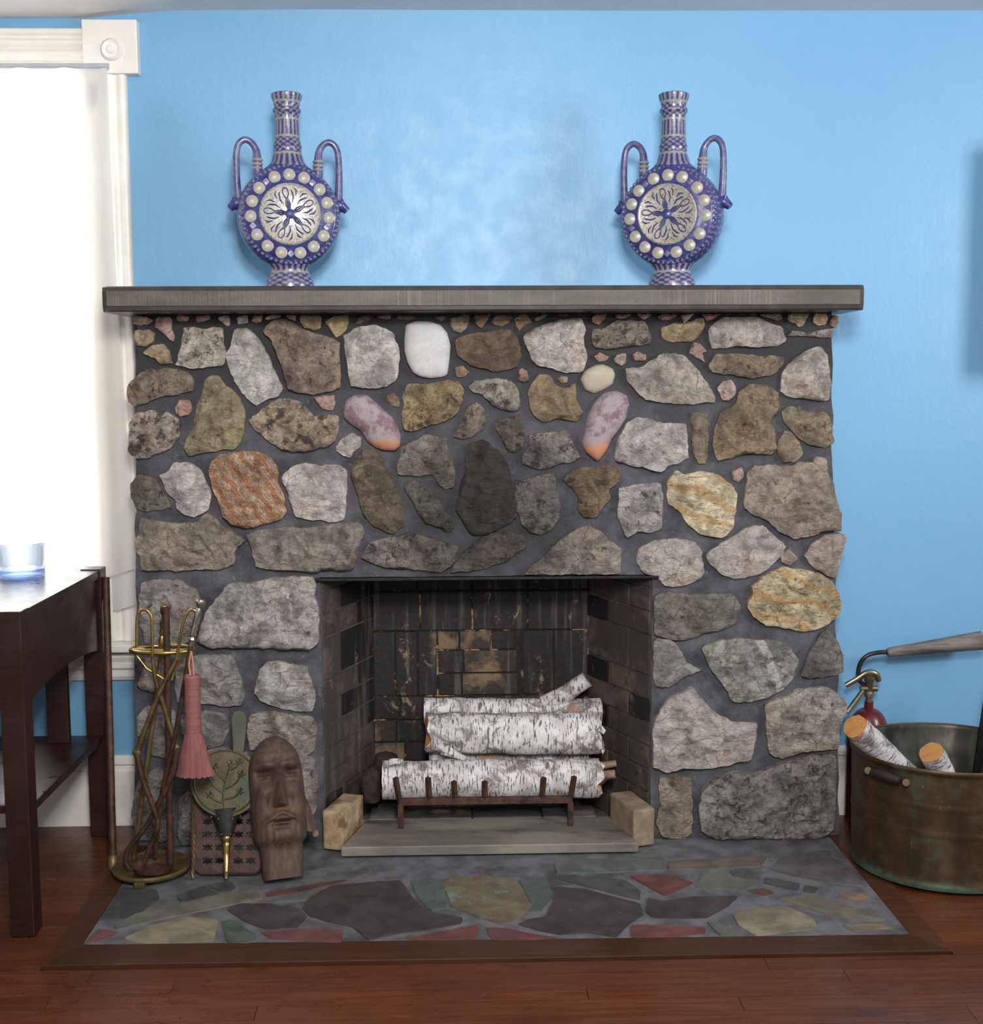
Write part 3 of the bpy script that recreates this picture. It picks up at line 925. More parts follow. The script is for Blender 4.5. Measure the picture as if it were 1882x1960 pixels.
def core():
    """mortar mass round the opening"""
    m = MB()
    rg = random.Random(2)
    Y = -0.2
    zt = mz0 - 0.0005
    s = 0.02
    xs = list(np.arange(fx0, ox0, s)) + [ox0] ; xs = sorted(set([round(float(v), 4) for v in list(np.linspace(fx0, ox0, 22)) + list(np.linspace(ox0, ox1, 40)) + list(np.linspace(ox1, fx1, 20))]))
    zs = sorted(set([round(float(v), 4) for v in list(np.linspace(0, oz1, 36)) + list(np.linspace(oz1, zt, 32))]))
    o0, o1, oz = round(ox0, 4), round(ox1, 4), round(oz1, 4)
    ZL, ZT = at(258, 1300, -0.2).z, at(258, 640, -0.2).z
    fxt0, fxt1 = at(261, 640, -0.2).x, at(1592, 640, -0.2).x
    V = {}
    def dep(x, z):
        n = noise.fractal(Vector((x * 9, z * 9, 1.7)), 0.7, 2.0, 4, noise_basis='PERLIN_ORIGINAL')
        return Y + 0.006 - 0.007 * n
    def vid(i, j):
        if (i, j) not in V:
            V[(i, j)] = len(m.v)
            x, z = xs[i], zs[j]
            t = (z - ZL) / (ZT - ZL)
            if x < o0: x = o0 + (x - o0) * (o0 - (fx0 + (fxt0 - fx0) * t)) / (o0 - fx0)
            elif x > o1: x = o1 + (x - o1) * ((fx1 + (fxt1 - fx1) * t) - o1) / (fx1 - o1)
            if i in (0, len(xs) - 1): x += 0.007 * noise.noise(Vector((7.7 + i, 0, z * 14)))
            m.v.append(Vector((x, dep(xs[i], z), z)))
        return V[(i, j)]
    for i in range(len(xs) - 1):
        for j in range(len(zs) - 1):
            if xs[i] >= o0 - 1e-6 and xs[i + 1] <= o1 + 1e-6 and zs[j + 1] <= oz + 1e-6: continue
            m.f.append((vid(i, j), vid(i + 1, j), vid(i + 1, j + 1), vid(i, j + 1))); m.mi.append(0)
    # returns along the sides, the jambs and the head of the opening
    def ret(line, yb):
        b = []
        for (i, j) in line:
            a = m.v[vid(i, j)]; b.append(len(m.v)); m.v.append(Vector((a.x, yb, a.z)))
        for k in range(len(line) - 1):
            m.f.append((vid(*line[k]), vid(*line[k + 1]), b[k + 1], b[k])); m.mi.append(0)
    NI, NJ = len(xs) - 1, len(zs) - 1
    i0, i1, jz = xs.index(o0), xs.index(o1), zs.index(oz)
    ret([(0, j) for j in range(NJ + 1)], -0.0005); ret([(NI, j) for j in range(NJ + 1)], -0.0005)
    ret([(i, NJ) for i in range(NI + 1)], -0.0005)
    ret([(i0, j) for j in range(jz + 1)], -0.12); ret([(i1, j) for j in range(jz + 1)], -0.12)
    ret([(i, jz) for i in range(i0, i1 + 1)], -0.05)
    return m.build('mortar_core', MAT['mortar'], FP, True, angle=50)
core()

# outlines traced per region: (x0, y0, scale)
CR = {'A': (200, 560, .26567), 'B': (620, 560, .26567), 'C': (1040, 560, .32944), 'D': (200, 960, .26567), 'E': (1180, 1060, .30618),
      'G1': (220, 580, .21254), 'G2': (600, 580, .21254), 'G3': (960, 580, .20191), 'G4': (1300, 580, .19129), 'P': (0, 0, 1.0)}
ST = [
 ('A', [(560,255),(640,240),(700,262),(780,250),(858,258),(845,340),(872,440),(860,525),(760,540),(640,545),(500,525),(520,480),(555,340)], (192,182,168), .55),
 ('A', [(930,265),(1020,245),(1075,300),(1130,370),(1180,470),(1230,580),(1285,690),(1250,745),(1165,775),(1095,820),(1020,760),(960,680),(900,560),(875,450),(905,380)], (200,194,188), .15),
 ('A', [(1140,280),(1200,200),(1270,190),(1350,210),(1420,255),(1490,285),(1560,300),(1650,335),(1695,360),(1690,480),(1705,600),(1695,690),(1600,715),(1500,738),(1400,725),(1320,700),(1290,600),(1265,520),(1230,430),(1200,350)], (148,128,112), .5),
 ('A', [(165,650),(240,590),(300,555),(420,545),(520,550),(610,590),(645,660),(630,710),(520,735),(400,755),(320,775),(290,805),(210,825),(165,790),(155,710)], (138,122,102), .55),
 ('A', [(170,930),(220,870),(320,850),(420,855),(510,890),(545,950),(535,1040),(470,1120),(390,1160),(300,1195),(240,1205),(165,1160),(165,1060)], (170,156,144), .7),
 ('A', [(770,590),(830,600),(850,650),(910,700),(960,740),(990,810),(1010,870),(1010,980),(985,1080),(940,1130),(820,1140),(700,1165),(600,1180),(562,1120),(600,1020),(640,950),(660,850),(690,740),(710,650)], (154,138,102), .35),
 ('A', [(1030,920),(1110,860),(1180,800),(1250,765),(1330,760),(1410,790),(1470,850),(1500,890),(1600,880),(1690,890),(1690,980),(1660,1070),(1600,1110),(1500,1130),(1440,1145),(1350,1160),(1270,1130),(1180,1070),(1090,1000)], (172,152,126), .65),
 ('A', [(385,1320),(460,1280),(490,1230),(560,1220),(640,1235),(690,1290),(730,1360),(760,1450),(745,1560),(690,1600),(640,1625),(570,1600),(510,1560),(500,1490),(440,1440),(420,1390)], (198,188,184), .15),
 ('A', [(180,1380),(220,1320),(280,1325),(350,1335),(390,1390),(430,1460),(480,1550),(400,1570),(330,1580),(260,1580),(210,1550),(180,1460)], (124,118,102), .5),
 ('A', [(770,1220),(830,1170),(900,1150),(1000,1145),(1110,1140),(1180,1180),(1240,1250),(1255,1360),(1290,1460),(1310,1580),(1280,1640),(1190,1660),(1080,1690),(1000,1705),(900,1670),(850,1620),(830,1540),(790,1460),(760,1360),(750,1290)], (190,156,124), .25, 'band'),
 ('A', [(1280,1310),(1360,1250),(1440,1230),(1540,1250),(1620,1240),(1690,1240),(1740,1280),(1755,1350),(1750,1450),(1735,1560),(1725,1645),(1620,1655),(1500,1640),(1370,1615),(1350,1540),(1310,1430),(1280,1370)], (198,190,187), .15),
 ('A', [(497,830),(530,775),(600,770),(625,830),(600,880),(545,895),(510,870)], (196,152,142), .2),
 ('A', [(1500,755),(1570,745),(1650,740),(1660,800),(1640,850),(1570,845),(1530,800)], (190,154,140), .3),
 ('A', [(1665,1110),(1720,1040),(1790,1010),(1850,1050),(1845,1110),(1790,1150),(1770,1195),(1710,1175),(1670,1140)], (182,172,163), .1),
 ('G1', [(150,115),(260,118),(330,150),(300,185),(200,200),(155,190)], (192,154,138), .1),
 ('G1', [(350,180),(375,120),(490,125),(505,190),(500,240),(530,300),(515,350),(470,320),(400,250),(350,215)], (186,150,140), .15),
 ('G1', [(165,240),(300,240),(345,265),(330,350),(270,390),(200,385),(165,320)], (172,146,112), .3),
 ('G1', [(240,450),(320,380),(420,365),(480,430),(505,545),(400,550),(350,500)], (184,158,122), .2),
 ('G1', [(550,110),(600,95),(660,120),(640,165),(570,165),(550,140)], (206,166,140), .1),
 ('G1', [(720,115),(760,95),(850,95),(850,140),(800,160),(730,175)], (192,162,146), .1),
 ('G1', [(920,125),(980,95),(1020,115),(1030,200),(1000,210),(960,170),(930,150)], (210,176,160), .1),
 ('G1', [(1090,130),(1140,105),(1185,85),(1195,180),(1150,180),(1100,195)], (220,202,196), .1),
 ('G1', [(1235,110),(1260,80),(1325,75),(1310,165),(1270,180),(1225,165)], (196,160,136), .2),
 ('G1', [(1345,130),(1400,80),(1480,80),(1490,120),(1400,140),(1350,150)], (210,186,166), .1),
 ('G1', [(1530,100),(1580,78),(1625,95),(1620,160),(1570,140),(1535,120)], (206,176,162), .1),
 ('G1', [(1660,110),(1730,80),(1830,75),(1855,120),(1845,230),(1780,250),(1700,220),(1665,170)], (166,146,106), .4),
 ('G2', [(100,165),(170,120),(310,80),(315,160),(290,240),(240,290),(195,310),(140,230)], (186,162,108), .2),
 ('G2', [(370,190),(420,110),(490,90),(525,120),(490,160),(420,190)], (134,114,98), .3),
 ('G2', [(565,120),(640,80),(700,75),(690,140),(610,140)], (166,142,122), .2),
 ('G2', [(745,110),(790,75),(900,90),(920,130),(860,150),(750,140)], (152,120,94), .3),
 ('G2', [(1090,110),(1150,90),(1200,130),(1150,165),(1110,145)], (142,127,117), .3),
 ('G2', [(1230,140),(1300,120),(1330,75),(1410,80),(1400,160),(1380,230),(1330,270),(1270,250),(1235,190)], (152,132,102), .5),
 ('G2', [(1455,100),(1520,75),(1600,90),(1570,150),(1520,230),(1460,190),(1450,140)], (152,122,92), .2),
 ('G2', [(1605,170),(1640,110),(1720,85),(1790,120),(1770,170),(1700,210),(1620,190)], (152,126,92), .3),
 ('G3', [(125,150),(180,90),(240,90),(290,180),(230,210),(170,265),(140,220)], (152,126,92), .2),
 ('G3', [(320,140),(390,90),(445,75),(420,130),(370,165),(325,165)], (142,122,102), .3),
 ('G3', [(545,95),(600,78),(640,100),(610,130),(550,120)], (152,127,107), .3),
 ('G3', [(690,95),(760,80),(800,115),(740,110)], (166,132,117), .2),
 ('G3', [(870,130),(900,90),(1010,85),(990,150),(930,205),(865,180)], (166,127,88), .3),
 ('G3', [(1090,110),(1140,75),(1230,80),(1240,115),(1160,150),(1095,140)], (172,142,107), .2),
 ('G3', [(1290,80),(1440,75),(1450,95),(1360,160),(1320,130)], (192,157,137), .2),
 ('G3', [(1490,130),(1530,75),(1640,75),(1675,120),(1600,160),(1520,160)], (177,142,117), .3),
 ('G3', [(1710,110),(1780,70),(1840,70),(1800,140),(1740,190)], (192,187,172), .1),
 ('G3', [(845,330),(880,250),(990,235),(1080,165),(1230,160),(1370,170),(1400,260),(1435,340),(1410,390),(1300,410),(1200,410),(1090,430),(1000,430),(880,415)], (134,126,114), .7),
 ('G3', [(1520,230),(1640,190),(1740,195),(1850,150),(1920,140),(1940,210),(1900,290),(1820,370),(1700,360),(1600,370),(1530,330)], (172,148,108), .35),
 ('G3', [(880,500),(940,470),(1030,505),(1000,545),(930,560)], (152,118,102), .2),
 ('G3', [(1070,530),(1110,485),(1190,475),(1195,550),(1150,600),(1090,570)], (192,167,152), .3),
 ('G3', [(1245,490),(1300,455),(1385,490),(1375,545),(1280,545)], (192,157,142), .1),
 ('G3', [(755,720),(800,640),(890,590),(970,580),(1060,620),(1085,680),(1060,770),(980,820),(880,860),(800,825)], (150,141,118), 0, 'smooth'),
 ('G3', [(165,640),(200,615),(250,650),(265,730),(220,755),(170,735)], (152,122,102), .2),
 ('G3', [(530,715),(570,695),(635,700),(630,755),(570,760)], (157,127,107), .2),
 ('G4', [(240,100),(330,85),(430,100),(370,150),(290,180)], (192,147,127), .2),
 ('G4', [(480,95),(510,75),(550,80),(545,110),(490,110)], (197,152,132), .1),
 ('G4', [(605,80),(670,85),(680,105),(630,100)], (172,137,102), .1),
 ('G4', [(715,105),(760,85),(795,115),(740,115)], (192,172,157), .1),
 ('G4', [(820,110),(880,85),(1020,85),(1050,150),(1000,180),(930,150),(850,130)], (162,150,140), .4),
 ('G4', [(1110,90),(1200,80),(1320,90),(1290,150),(1260,225),(1210,240),(1170,195),(1110,180)], (187,167,132), .25),
 ('G4', [(1360,150),(1380,90),(1490,85),(1505,150),(1480,210),(1420,225),(1360,200)], (197,167,127), .2),
 ('G4', [(1535,160),(1565,120),(1615,125),(1610,190),(1580,250),(1530,220)], (167,132,112), .2),
 ('G4', [(1095,330),(1150,275),(1240,285),(1300,300),(1400,275),(1560,250),(1545,350),(1400,340),(1250,325)], (152,140,127), .3),
 ('G4', [(300,280),(370,190),(450,140),(560,135),(660,150),(780,140),(880,175),(960,205),(1030,225),(1080,350),(1080,390),(1000,420),(880,435),(760,440),(640,435),(500,440),(340,460),(320,400)], (178,168,160), .3),
 ('G4', [(150,390),(220,400),(290,480),(240,500),(275,600),(200,550),(110,500)], (192,152,142), .15),
 ('G4', [(310,610),(380,510),(520,505),(700,515),(850,530),(1000,525),(1075,540),(1060,610),(1000,690),(900,730),(760,750),(600,735),(520,715),(380,705),(300,650)], (140,120,98), .5),
 ('G4', [(1030,720),(1100,610),(1200,540),(1310,470),(1440,430),(1490,520),(1510,640),(1530,820),(1510,980),(1400,975),(1250,960),(1100,930),(1010,890),(1030,800)], (182,172,161), .3),
 ('G4', [(395,850),(440,790),(530,765),(580,830),(575,920),(500,990),(440,970),(420,910)], (197,167,157), .25),
 ('B', [(135,310),(210,265),(300,235),(380,230),(440,260),(495,280),(520,350),(545,420),(540,560),(510,640),(470,670),(400,690),(300,685),(200,680),(175,570),(155,440)], (198,190,185), .3),
 ('B', [(590,230),(660,205),(750,205),(840,230),(890,290),(912,380),(905,480),(890,590),(850,610),(770,618),(690,605),(640,575),(600,500),(580,420),(580,330)], (176,176,176), 0, 'smooth'),
 ('B', [(945,350),(1010,300),(1100,285),(1190,280),(1250,265),(1340,265),(1390,310),(1410,380),(1425,450),(1400,530),(1320,560),(1230,570),(1130,540),(1050,520),(980,470),(945,410)], (116,91,73), .25),
 ('B', [(1435,310),(1510,265),(1600,220),(1700,195),(1830,180),(1875,190),(1885,270),(1870,340),(1890,420),(1900,460),(1870,575),(1750,580),(1650,550),(1540,520),(1490,490),(1470,400)], (190,180,172), .35),
 ('B', [(130,850),(160,770),(230,730),(310,740),(370,790),(430,850),(490,900),(530,970),(552,1040),(545,1110),(510,1140),(440,1140),(370,1120),(310,1070),(260,990),(180,940),(140,900)], (176,150,150), 0, 'cobble'),
 ('B', [(565,730),(600,660),(700,660),(780,650),(890,630),(970,640),(1005,700),(1000,780),(970,860),(900,910),(820,940),(720,970),(640,1000),(580,990),(560,900),(575,800)], (158,132,88), .55),
 ('B', [(1035,680),(1090,635),(1200,620),(1340,620),(1380,660),(1410,740),(1425,830),(1380,860),(1300,850),(1230,820),(1190,780),(1150,740),(1080,720)], (150,142,130), .65),
 ('B', [(1470,730),(1500,640),(1560,585),(1630,590),(1660,650),(1710,690),(1770,680),(1815,650),(1820,760),(1850,820),(1875,860),(1830,930),(1740,910),(1660,910),(1600,940),(1520,890),(1480,820)], (148,124,88), .35),
 ('B', [(930,1040),(980,960),(1010,890),(1040,820),(1100,790),(1150,830),(1165,910),(1150,980),(1090,1030),(1020,1060)], (146,131,114), .6),
 ('B', [(1230,930),(1310,910),(1420,880),(1440,950),(1450,1040),(1430,1120),(1380,1160),(1320,1130),(1280,1050),(1240,990)], (128,119,109), .6),
 ('B', [(560,1120),(620,1080),(690,1050),(740,1020),(830,1040),(890,1050),(890,1130),(930,1210),(950,1320),(940,1400),(880,1420),(820,1370),(790,1310),(650,1330),(530,1310),(525,1260)], (156,145,133), .5),
 ('B', [(1480,1030),(1580,1010),(1700,1000),(1750,990),(1790,1060),(1850,1180),(1780,1230),(1700,1230),(1620,1270),(1540,1270),(1440,1240),(1430,1180),(1480,1110)], (150,143,136), .65),
 ('B', [(185,1280),(230,1200),(280,1120),(340,1120),(400,1170),(440,1250),(480,1320),(520,1400),(560,1500),(590,1600),(570,1680),(500,1750),(420,1710),(340,1670),(280,1590),(250,1480),(210,1380)], (122,106,86), .45),
 ('B', [(570,1400),(640,1350),(710,1390),(790,1460),(860,1540),(910,1620),(940,1700),(900,1730),(820,1690),(730,1660),(680,1600),(650,1520),(600,1460)], (138,129,118), .6),
 ('B', [(1040,1090),(1150,1060),(1240,1120),(1310,1200),(1350,1290),(1350,1400),(1390,1500),(1390,1620),(1300,1690),(1170,1740),(1080,1755),(1040,1720),(1000,1640),(945,1560),(970,1450),(1000,1330),(1020,1200)], (86,78,69), .5),
 ('B', [(1380,1350),(1500,1340),(1600,1310),(1660,1300),(1680,1400),(1700,1500),(1705,1620),(1650,1700),(1560,1750),(1480,1730),(1420,1660),(1390,1560),(1375,1450)], (166,160,155), .6),
 ('B', [(945,540),(1000,525),(1050,575),(1010,610),(960,610)], (157,122,97), .1),
 ('B', [(455,740),(500,720),(540,770),(545,820),(490,825),(450,780)], (152,120,92), .3),
 ('C', [(475,440),(560,440),(640,390),(700,350),(770,345),(830,375),(900,440),(960,530),(1010,610),(1000,640),(900,645),(790,650),(700,640),(600,625),(540,570),(490,510)], (170,159,148), .1),
 ('C', [(240,810),(260,720),(300,640),(360,580),(430,570),(490,600),(505,660),(480,740),(440,800),(400,850),(370,920),(320,985),(250,930),(228,870)], (176,150,150), 0, 'cobble'),
 ('C', [(420,900),(450,830),(490,760),(540,720),(620,735),(700,760),(830,760),(840,850),(850,960),(800,990),(720,1010),(690,1050),(600,1020),(500,1000),(420,980)], (188,181,177), .3),
 ('C', [(860,700),(900,695),(960,700),(965,800),(965,900),(950,1000),(910,1000),(870,930),(865,820)], (134,115,92), .3),
 ('C', [(1000,780),(1040,690),(1130,640),(1140,580),(1200,530),(1290,530),(1370,580),(1380,660),(1360,710),(1330,740),(1350,820),(1360,900),(1330,945),(1200,935),(1100,960),(1010,980),(990,880)], (142,120,92), .4),
 ('C', [(1385,690),(1440,655),(1500,680),(1570,695),(1640,690),(1680,740),(1690,820),(1700,880),(1640,900),(1580,890),(1500,860),(1440,800),(1400,740)], (146,130,104), .4),
 ('C', [(1370,870),(1410,800),(1450,810),(1500,880),(1520,940),(1470,985),(1400,990),(1365,930)], (144,125,100), .3),
 ('C', [(1180,1130),(1190,1040),(1230,1005),(1330,1000),(1430,1010),(1500,980),(1570,990),(1580,950),(1650,965),(1655,1040),(1690,1110),(1700,1200),(1735,1280),(1735,1390),(1640,1390),(1540,1420),(1460,1430),(1370,1390),(1300,1320),(1200,1280),(1165,1240)], (156,141,125), .2),
 ('C', [(725,1090),(770,1030),(820,1060),(900,1040),(990,1045),(1060,1085),(1110,1130),(1135,1190),(1120,1290),(1105,1370),(1060,1425),(980,1415),(900,1400),(830,1340),(790,1270),(720,1220),(720,1160)], (214,196,158), .05, 'yellow'),
 ('C', [(440,1140),(520,1120),(600,1110),(690,1110),(700,1190),(700,1300),(690,1370),(620,1400),(550,1390),(490,1430),(450,1350),(430,1270),(445,1200)], (170,163,160), .5),
 ('C', [(110,1090),(150,1040),(220,1020),(330,1005),(440,1010),(455,1060),(430,1120),(380,1140),(400,1200),(350,1250),(310,1310),(240,1310),(200,1260),(210,1190),(170,1140)], (128,104,74), .55),
 ('C', [(540,1560),(560,1490),(640,1440),(760,1430),(880,1450),(920,1500),(935,1580),(945,1640),(900,1680),(800,1710),(710,1710),(660,1650),(580,1630)], (178,168,160), .25),
 ('C', [(950,1530),(1020,1470),(1100,1420),(1200,1360),(1280,1355),(1350,1410),(1420,1480),(1380,1540),(1300,1620),(1230,1650),(1130,1670),(1040,1640),(980,1590)], (184,172,165), .1),
 ('C', [(1520,1530),(1570,1460),(1630,1415),(1760,1405),(1770,1440),(1735,1540),(1710,1670),(1640,1640),(1560,1590)], (164,149,138), .2),
 ('C', [(1385,1530),(1440,1490),(1490,1550),(1440,1590),(1390,1570)], (162,147,132), .2),
 ('C', [(1105,1040),(1165,1015),(1175,1070),(1140,1105),(1110,1090)], (182,152,137), .1),
 ('C', [(0,1540),(100,1440),(200,1370),(270,1355),(340,1390),(400,1450),(460,1490),(450,1640),(300,1640),(100,1650),(-110,1640),(-60,1580)], (158,147,136), .4),
 ('P', [(692,1070),(705,1040),(745,1030),(790,1020),(835,1035),(878,1048),(868,1080),(845,1098),(800,1092),(740,1088)], (158,147,138), .6),
 ('P', [(862,1098),(885,1060),(920,1030),(960,1015),(1000,1025),(1012,1045),(970,1075),(920,1092)], (138,126,112), .5),
 ('D', [(240,240),(260,110),(330,140),(420,150),(560,160),(660,150),(740,80),(800,120),(860,180),(940,240),(1010,285),(960,330),(930,370),(935,460),(800,490),(650,490),(540,505),(420,500),(260,500),(250,400),(215,330),(225,280)], (156,143,126), .3),
 ('D', [(1020,240),(1120,200),(1300,185),(1460,195),(1620,165),(1830,150),(1880,220),(1840,300),(1820,400),(1790,490),(1700,500),(1560,490),(1530,520),(1300,500),(1150,490),(1090,470),(1060,360),(1040,300)], (148,139,128), .25),
 ('D', [(260,590),(400,560),(560,580),(650,640),(680,700),(660,860),(620,1000),(560,1040),(400,1050),(290,1030),(250,900),(240,760)], (152,145,140), .4),
 ('D', [(660,1010),(690,900),(740,780),(820,680),(900,590),(1050,590),(1150,560),(1300,545),(1500,545),(1530,600),(1510,680),(1560,780),(1580,900),(1550,1020),(1480,1065),(1250,1065),(1000,1055),(760,1060)], (182,175,170), .35),
 ('D', [(520,1130),(640,1110),(760,1105),(920,1110),(960,1220),(985,1310),(1005,1400),(980,1480),(850,1475),(690,1460),(520,1450),(500,1290)], (154,150,147), .25),
 ('D', [(1090,1300),(1120,1210),(1180,1150),(1300,1170),(1450,1200),(1490,1290),(1520,1400),(1500,1515),(1380,1520),(1250,1490),(1130,1450),(1080,1390)], (186,181,178), .35),
 ('D', [(1020,1660),(1050,1540),(1150,1520),(1350,1540),(1500,1560),(1530,1640),(1520,1780),(1450,1860),(1300,1800),(1180,1760),(1050,1800)], (170,160,149), .4),
 ('D', [(225,1330),(260,1250),(280,1140),(400,1130),(460,1200),(440,1370),(330,1380),(250,1360)], (168,158,152), .3),
 ('D', [(225,1560),(280,1490),(400,1480),(500,1520),(500,1700),(470,1850),(330,1840),(290,1700),(225,1700)], (154,149,145), .35),
 ('D', [(540,1540),(700,1510),(880,1530),(890,1650),(850,1760),(750,1790),(640,1720),(540,1680)], (146,142,140), .35),
 ('P', [(253,1535),(266,1492),(300,1472),(328,1496),(332,1560),(318,1612),(268,1612),(250,1570)], (150,146,143), .5),
 ('P', [(338,1600),(342,1530),(375,1500),(420,1508),(446,1560),(430,1615),(345,1620)], (148,144,142), .5),
 ('P', [(566,1445),(600,1452),(610,1500),(602,1560),(578,1590),(560,1520)], (164,154,148), .4),
 ('P', [(388,1440),(430,1432),(472,1440),(470,1490),(400,1492)], (142,138,136), .4),
 ('P', [(462,1520),(500,1500),(548,1510),(556,1600),(520,1616),(468,1610)], (150,145,142), .4),
 ('E', [(160,420),(150,330),(200,260),(330,240),(480,260),(620,250),(740,255),(785,330),(750,430),(660,480),(560,500),(430,545),(300,530),(220,505)], (128,122,112), .35),
 ('E', [(850,210),(940,130),(1050,85),(1180,105),(1290,130),(1370,190),(1410,290),(1410,380),(1330,440),(1200,490),(1060,465),(940,450),(860,400),(820,330),(850,270)], (196,178,138), .35, 'yellow'),
 ('E', [(180,690),(230,540),(340,540),(420,620),(440,690),(540,730),(440,770),(330,840),(250,835),(190,800)], (154,149,142), .2),
 ('E', [(530,590),(650,545),(790,530),(900,550),(1000,540),(1090,590),(1140,660),(1110,780),(1050,850),(950,900),(850,930),(730,930),(690,850),(620,760),(570,670)], (158,156,148), .35, 'vein'),
 ('E', [(1160,770),(1190,680),(1220,610),(1290,500),(1330,470),(1400,560),(1430,660),(1430,750),(1330,770),(1220,790)], (120,115,110), .4),
 ('E', [(190,1190),(220,1080),(290,960),(330,910),(480,840),(560,940),(640,1010),(740,1060),(880,1060),(870,1180),(850,1290),(720,1320),(560,1345),(440,1340),(330,1370),(230,1340),(200,1270)], (190,179,172), .1),
 ('E', [(930,950),(1000,910),(1060,900),(1130,850),(1340,840),(1430,910),(1450,970),(1400,1080),(1400,1220),(1290,1235),(1150,1240),(1040,1290),(960,1250),(945,1150),(940,1040)], (168,160,147), .4),
 ('E', [(520,1600),(540,1480),(640,1410),(740,1370),(880,1380),(1000,1330),(1150,1290),(1290,1250),(1370,1260),(1380,1400),(1370,1560),(1360,1720),(1290,1780),(1150,1790),(1000,1820),(800,1800),(620,1800),(530,1730)], (156,148,142), .6),
 ('E', [(270,1410),(380,1400),(470,1410),(480,1550),(475,1750),(430,1810),(360,1820),(300,1780),(250,1700),(270,1590)], (150,136,118), .35),
]
def stones():
    for i, st in enumerate(ST):
        cr, poly, col, dark = st[:4]
        kind = st[4] if len(st) > 4 else 'rough'
        x0, y0, s = CR[cr]
        pp = [(x0 + u * s, y0 + v * s) for u, v in poly]
        W3 = [at(a, b, -0.215) for a, b in pp]
        P = [(max(p.x, -9), max(p.z, 0.004)) for p in W3]
        A = np.array(P)
        # keep the outlines clear of the opening and under the shelf
        zc = A[:, 1].mean()
        if zc > 0.6: A[:, 1] = np.minimum(A[:, 1], mz0 - 0.002)
        if zc > oz1: A[:, 1] = np.maximum(A[:, 1], oz1 + 0.004 if A[:, 0].mean() > ox0 - 0.02 and A[:, 0].mean() < ox1 - 0.03 else -9)
        else:
            if A[:, 0].mean() < 0: A[:, 0] = np.minimum(A[:, 0], ox0 - 0.004)
            else: A[:, 0] = np.maximum(A[:, 0], ox1 + 0.004)
        area_ = 0.5 * abs(np.dot(A[:, 0], np.roll(A[:, 1], -1)) - np.dot(A[:, 1], np.roll(A[:, 0], -1)))
        rg = random.Random(100 + i)
        H = min(0.052, 0.010 + 0.165 * math.sqrt(area_))
        if kind == 'smooth': H *= 0.8
        edge = A[:, 0].min() < fx0 + 0.03 or A[:, 0].max() > fx1 - 0.05
        m = rock(A, H, rg, 0.12 if kind in ('smooth', 'cobble') else 1.0, -0.196, 0.13 if edge else 0.03, 0.9 if kind in ('smooth', 'cobble') else 0.5)
        o = m.build('stone', MAT['stone_' + kind], FP, True, angle=38 if kind not in ('smooth', 'cobble') else 70)
        lc = lin(col)
        o.color = (lc[0], lc[1], lc[2], dark)
        if kind != 'rough':
            o['label'] = {'smooth': 'smooth pale rounded stone', 'cobble': 'split cobble, pink above and orange below', 'band': 'orange banded stone', 'yellow': 'pale yellow streaked stone', 'vein': 'grey stone with a white vein'}[kind]
stones()

def mantel():
    x0, x1 = at(195, 572, MY).x, at(1655, 570, MY).x
    c = 0.011; yF = MY; yB = -0.0005
    prof = [(yB, mz0), (yF + 0.006, mz0), (yF + 0.001, mz0 + 0.004), (yF, mz0 + 0.013), (yF - 0.0015, mz0 + 0.0145), (yF - 0.0015, mz1 - 0.0125), (yF, mz1 - 0.011), (yF + 0.003, mz1 - 0.003), (yF + 0.008, mz1), (yB, mz1)]
    m = MB()
    e = 0.012
    xs = [x0, x0 + e, x1 - e, x1]
    rings = []
    for k, x in enumerate(xs):
        rings.append([(x, y + (0.006 if k in (0, 3) and y < -0.3 else 0), z) for y, z in prof])
    m.ring_strip(rings, True, 1, (True, True))
    n = len(prof)
    for i, f in enumerate(m.f):
        ys = [m.v[k] for k in f]
        if len(f) == 4 and all(v.y < yF + 0.008 for v in ys) and all(mz0 + 0.014 < v.z < mz1 - 0.012 for v in ys) and all(x0 + e / 2 < v.x < x1 - e / 2 for v in ys):
            m.mi[i] = 0
    o = m.build('mantel_shelf', [MAT['mantel'], MAT['mantel_edge']], FP)
    o['label'] = 'long dark grey mantel shelf'
mantel()

def lintel():
    m = MB()
    a, b = at(611, 1100, -0.2), at(1263, 1106, -0.2)
    z = oz1
    m.box((ox0 - 0.01, -0.212, z - 0.008), (ox1 + 0.015, -0.06, z - 0.001), 0, 0.001)
    m.build('lintel', MAT['black_iron'], FP)
lintel()

